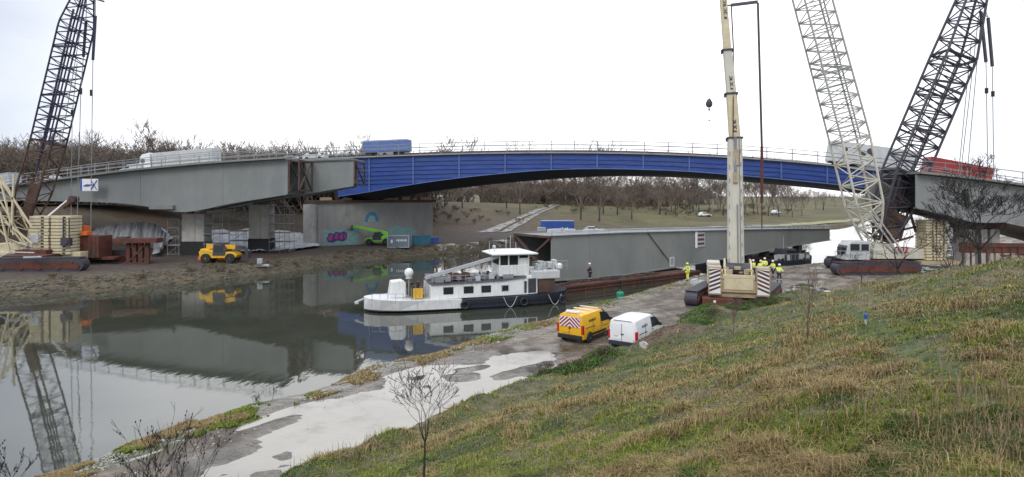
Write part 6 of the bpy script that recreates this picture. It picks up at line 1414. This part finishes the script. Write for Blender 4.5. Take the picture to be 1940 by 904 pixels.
hg = (np.where(isg, RNG.uniform(.04, .11, n), RNG.uniform(.04, .14, n))*(.5+cl_)+tall*RNG.uniform(.0, .19, n))*(1-.5*pth)
wd = np.clip(.0015+.001*Y, .004, .05)*RNG.uniform(.7, 1.3, n)
lean = np.where(isg, RNG.uniform(.3, 1.3, n), RNG.uniform(.7, 2.2, n))*(1-.5*tall)
ang = RNG.uniform(0, 6.28, n)
g = blades_mesh('hill_grass', X, Y, H(X, Y)-.015, hg, wd, ang, lean, col, M['grassmat']); tag(g, kind='stuff')
# taller seeded dead stems standing above the turf
n = 9000; Y = 1/RNG.uniform(1/45, 1/5.5, n); X = (RNG.uniform(350, 2200, n)-CX)*Y/F; s_, t_ = st(X, Y); keep = (t_ > -15.5) & (X < 24) & (fbm(X, Y, .5, 3, 71) > .54); X, Y = X[keep], Y[keep]; n = len(X)
g = blades_mesh('dead_stems', X, Y, H(X, Y)-.02, RNG.uniform(.2, .5, n), .005+.0007*Y, RNG.uniform(0, 6.28, n), RNG.uniform(.05, .5, n), np.array([.26, .19, .12])*RNG.uniform(.5, 1.2, (n, 1)), M['grassmat']); tag(g, kind='stuff')
# bank strip by the water
n = 90000; S_ = 1/RNG.uniform(1/85, 1/6, n); T_ = tn(S_)+RNG.uniform(0.1, 3.4, n); X, Y = xy(S_, T_); pn = fbm(X, Y, .55, 4, 73); keep = (pn > .50) & (Y > 8) & (np.abs(X/np.maximum(Y, 1)) < 1.0); X, Y, S_ = X[keep], Y[keep], S_[keep]; n = len(X)
z = H(X, Y); k = z > .03; X, Y, z = X[k], Y[k], z[k]; n = len(X); v = RNG.uniform(0, 1, (n, 1)); kk = fbm(X, Y, .3, 3, 74)[:, None] > .52
col = np.where(kk, green*(1-v)+yg*v, straw*(1-v)+brown*v)*(.6+.7*RNG.uniform(0, 1, (n, 1)))
g = blades_mesh('bank_grass', X, Y, z-.01, RNG.uniform(.05, .17, n), np.clip(.004+.0011*Y, .006, .05), RNG.uniform(0, 6.28, n), RNG.uniform(.3, 1.3, n), col, M['grassmat']); tag(g, kind='stuff')

# brambles and low scrub on the earth berm along the track
rb2 = random.Random(77); ns = 0
def near_spots(n):
    out = []
    while len(out) < n:
        s_ = rb2.uniform(20, 66); off = float(np.interp(s_, [20, 27, 38, 45, 62], [0, 1.0, 1.2, 3.3, 3.3])); t_ = -15.3+off+rb2.uniform(-.4, 1.9); x, y = xy(s_, t_)
        if x > 27 or (5.0 < x < 10.5 and 30 < y < 39) or fbm(np.array([x]), np.array([y]), .45, 3, 95)[0] < .5: continue
        out.append((x, y, Hs(x, y)-.05, rb2.uniform(.18, .55)))
    return out
brush('berm_brambles', 'stuff', near_spots(70), 23, 1, mat('bramble_stems', (.11, .075, .045), .95, .3, 2), 5, .008)
def leafclump(n, cl):
    sp = near_spots(cl); x = []; y = []
    for a in sp: x += list(RNG.normal(a[0], .3, n)); y += list(RNG.normal(a[1], .3, n))
    x = np.array(x); y = np.array(y); k = len(x); g_ = blades_mesh('berm_weeds', x, y, H(x, y)+RNG.uniform(-.03, .22, k), RNG.uniform(.04, .12, k), np.full(k, .045), RNG.uniform(0, 6.28, k), RNG.uniform(.5, 2, k), np.array([.06, .12, .02])*RNG.uniform(.5, 1.6, (k, 1)), M['grassmat']); tag(g_, kind='stuff')
leafclump(260, 60)
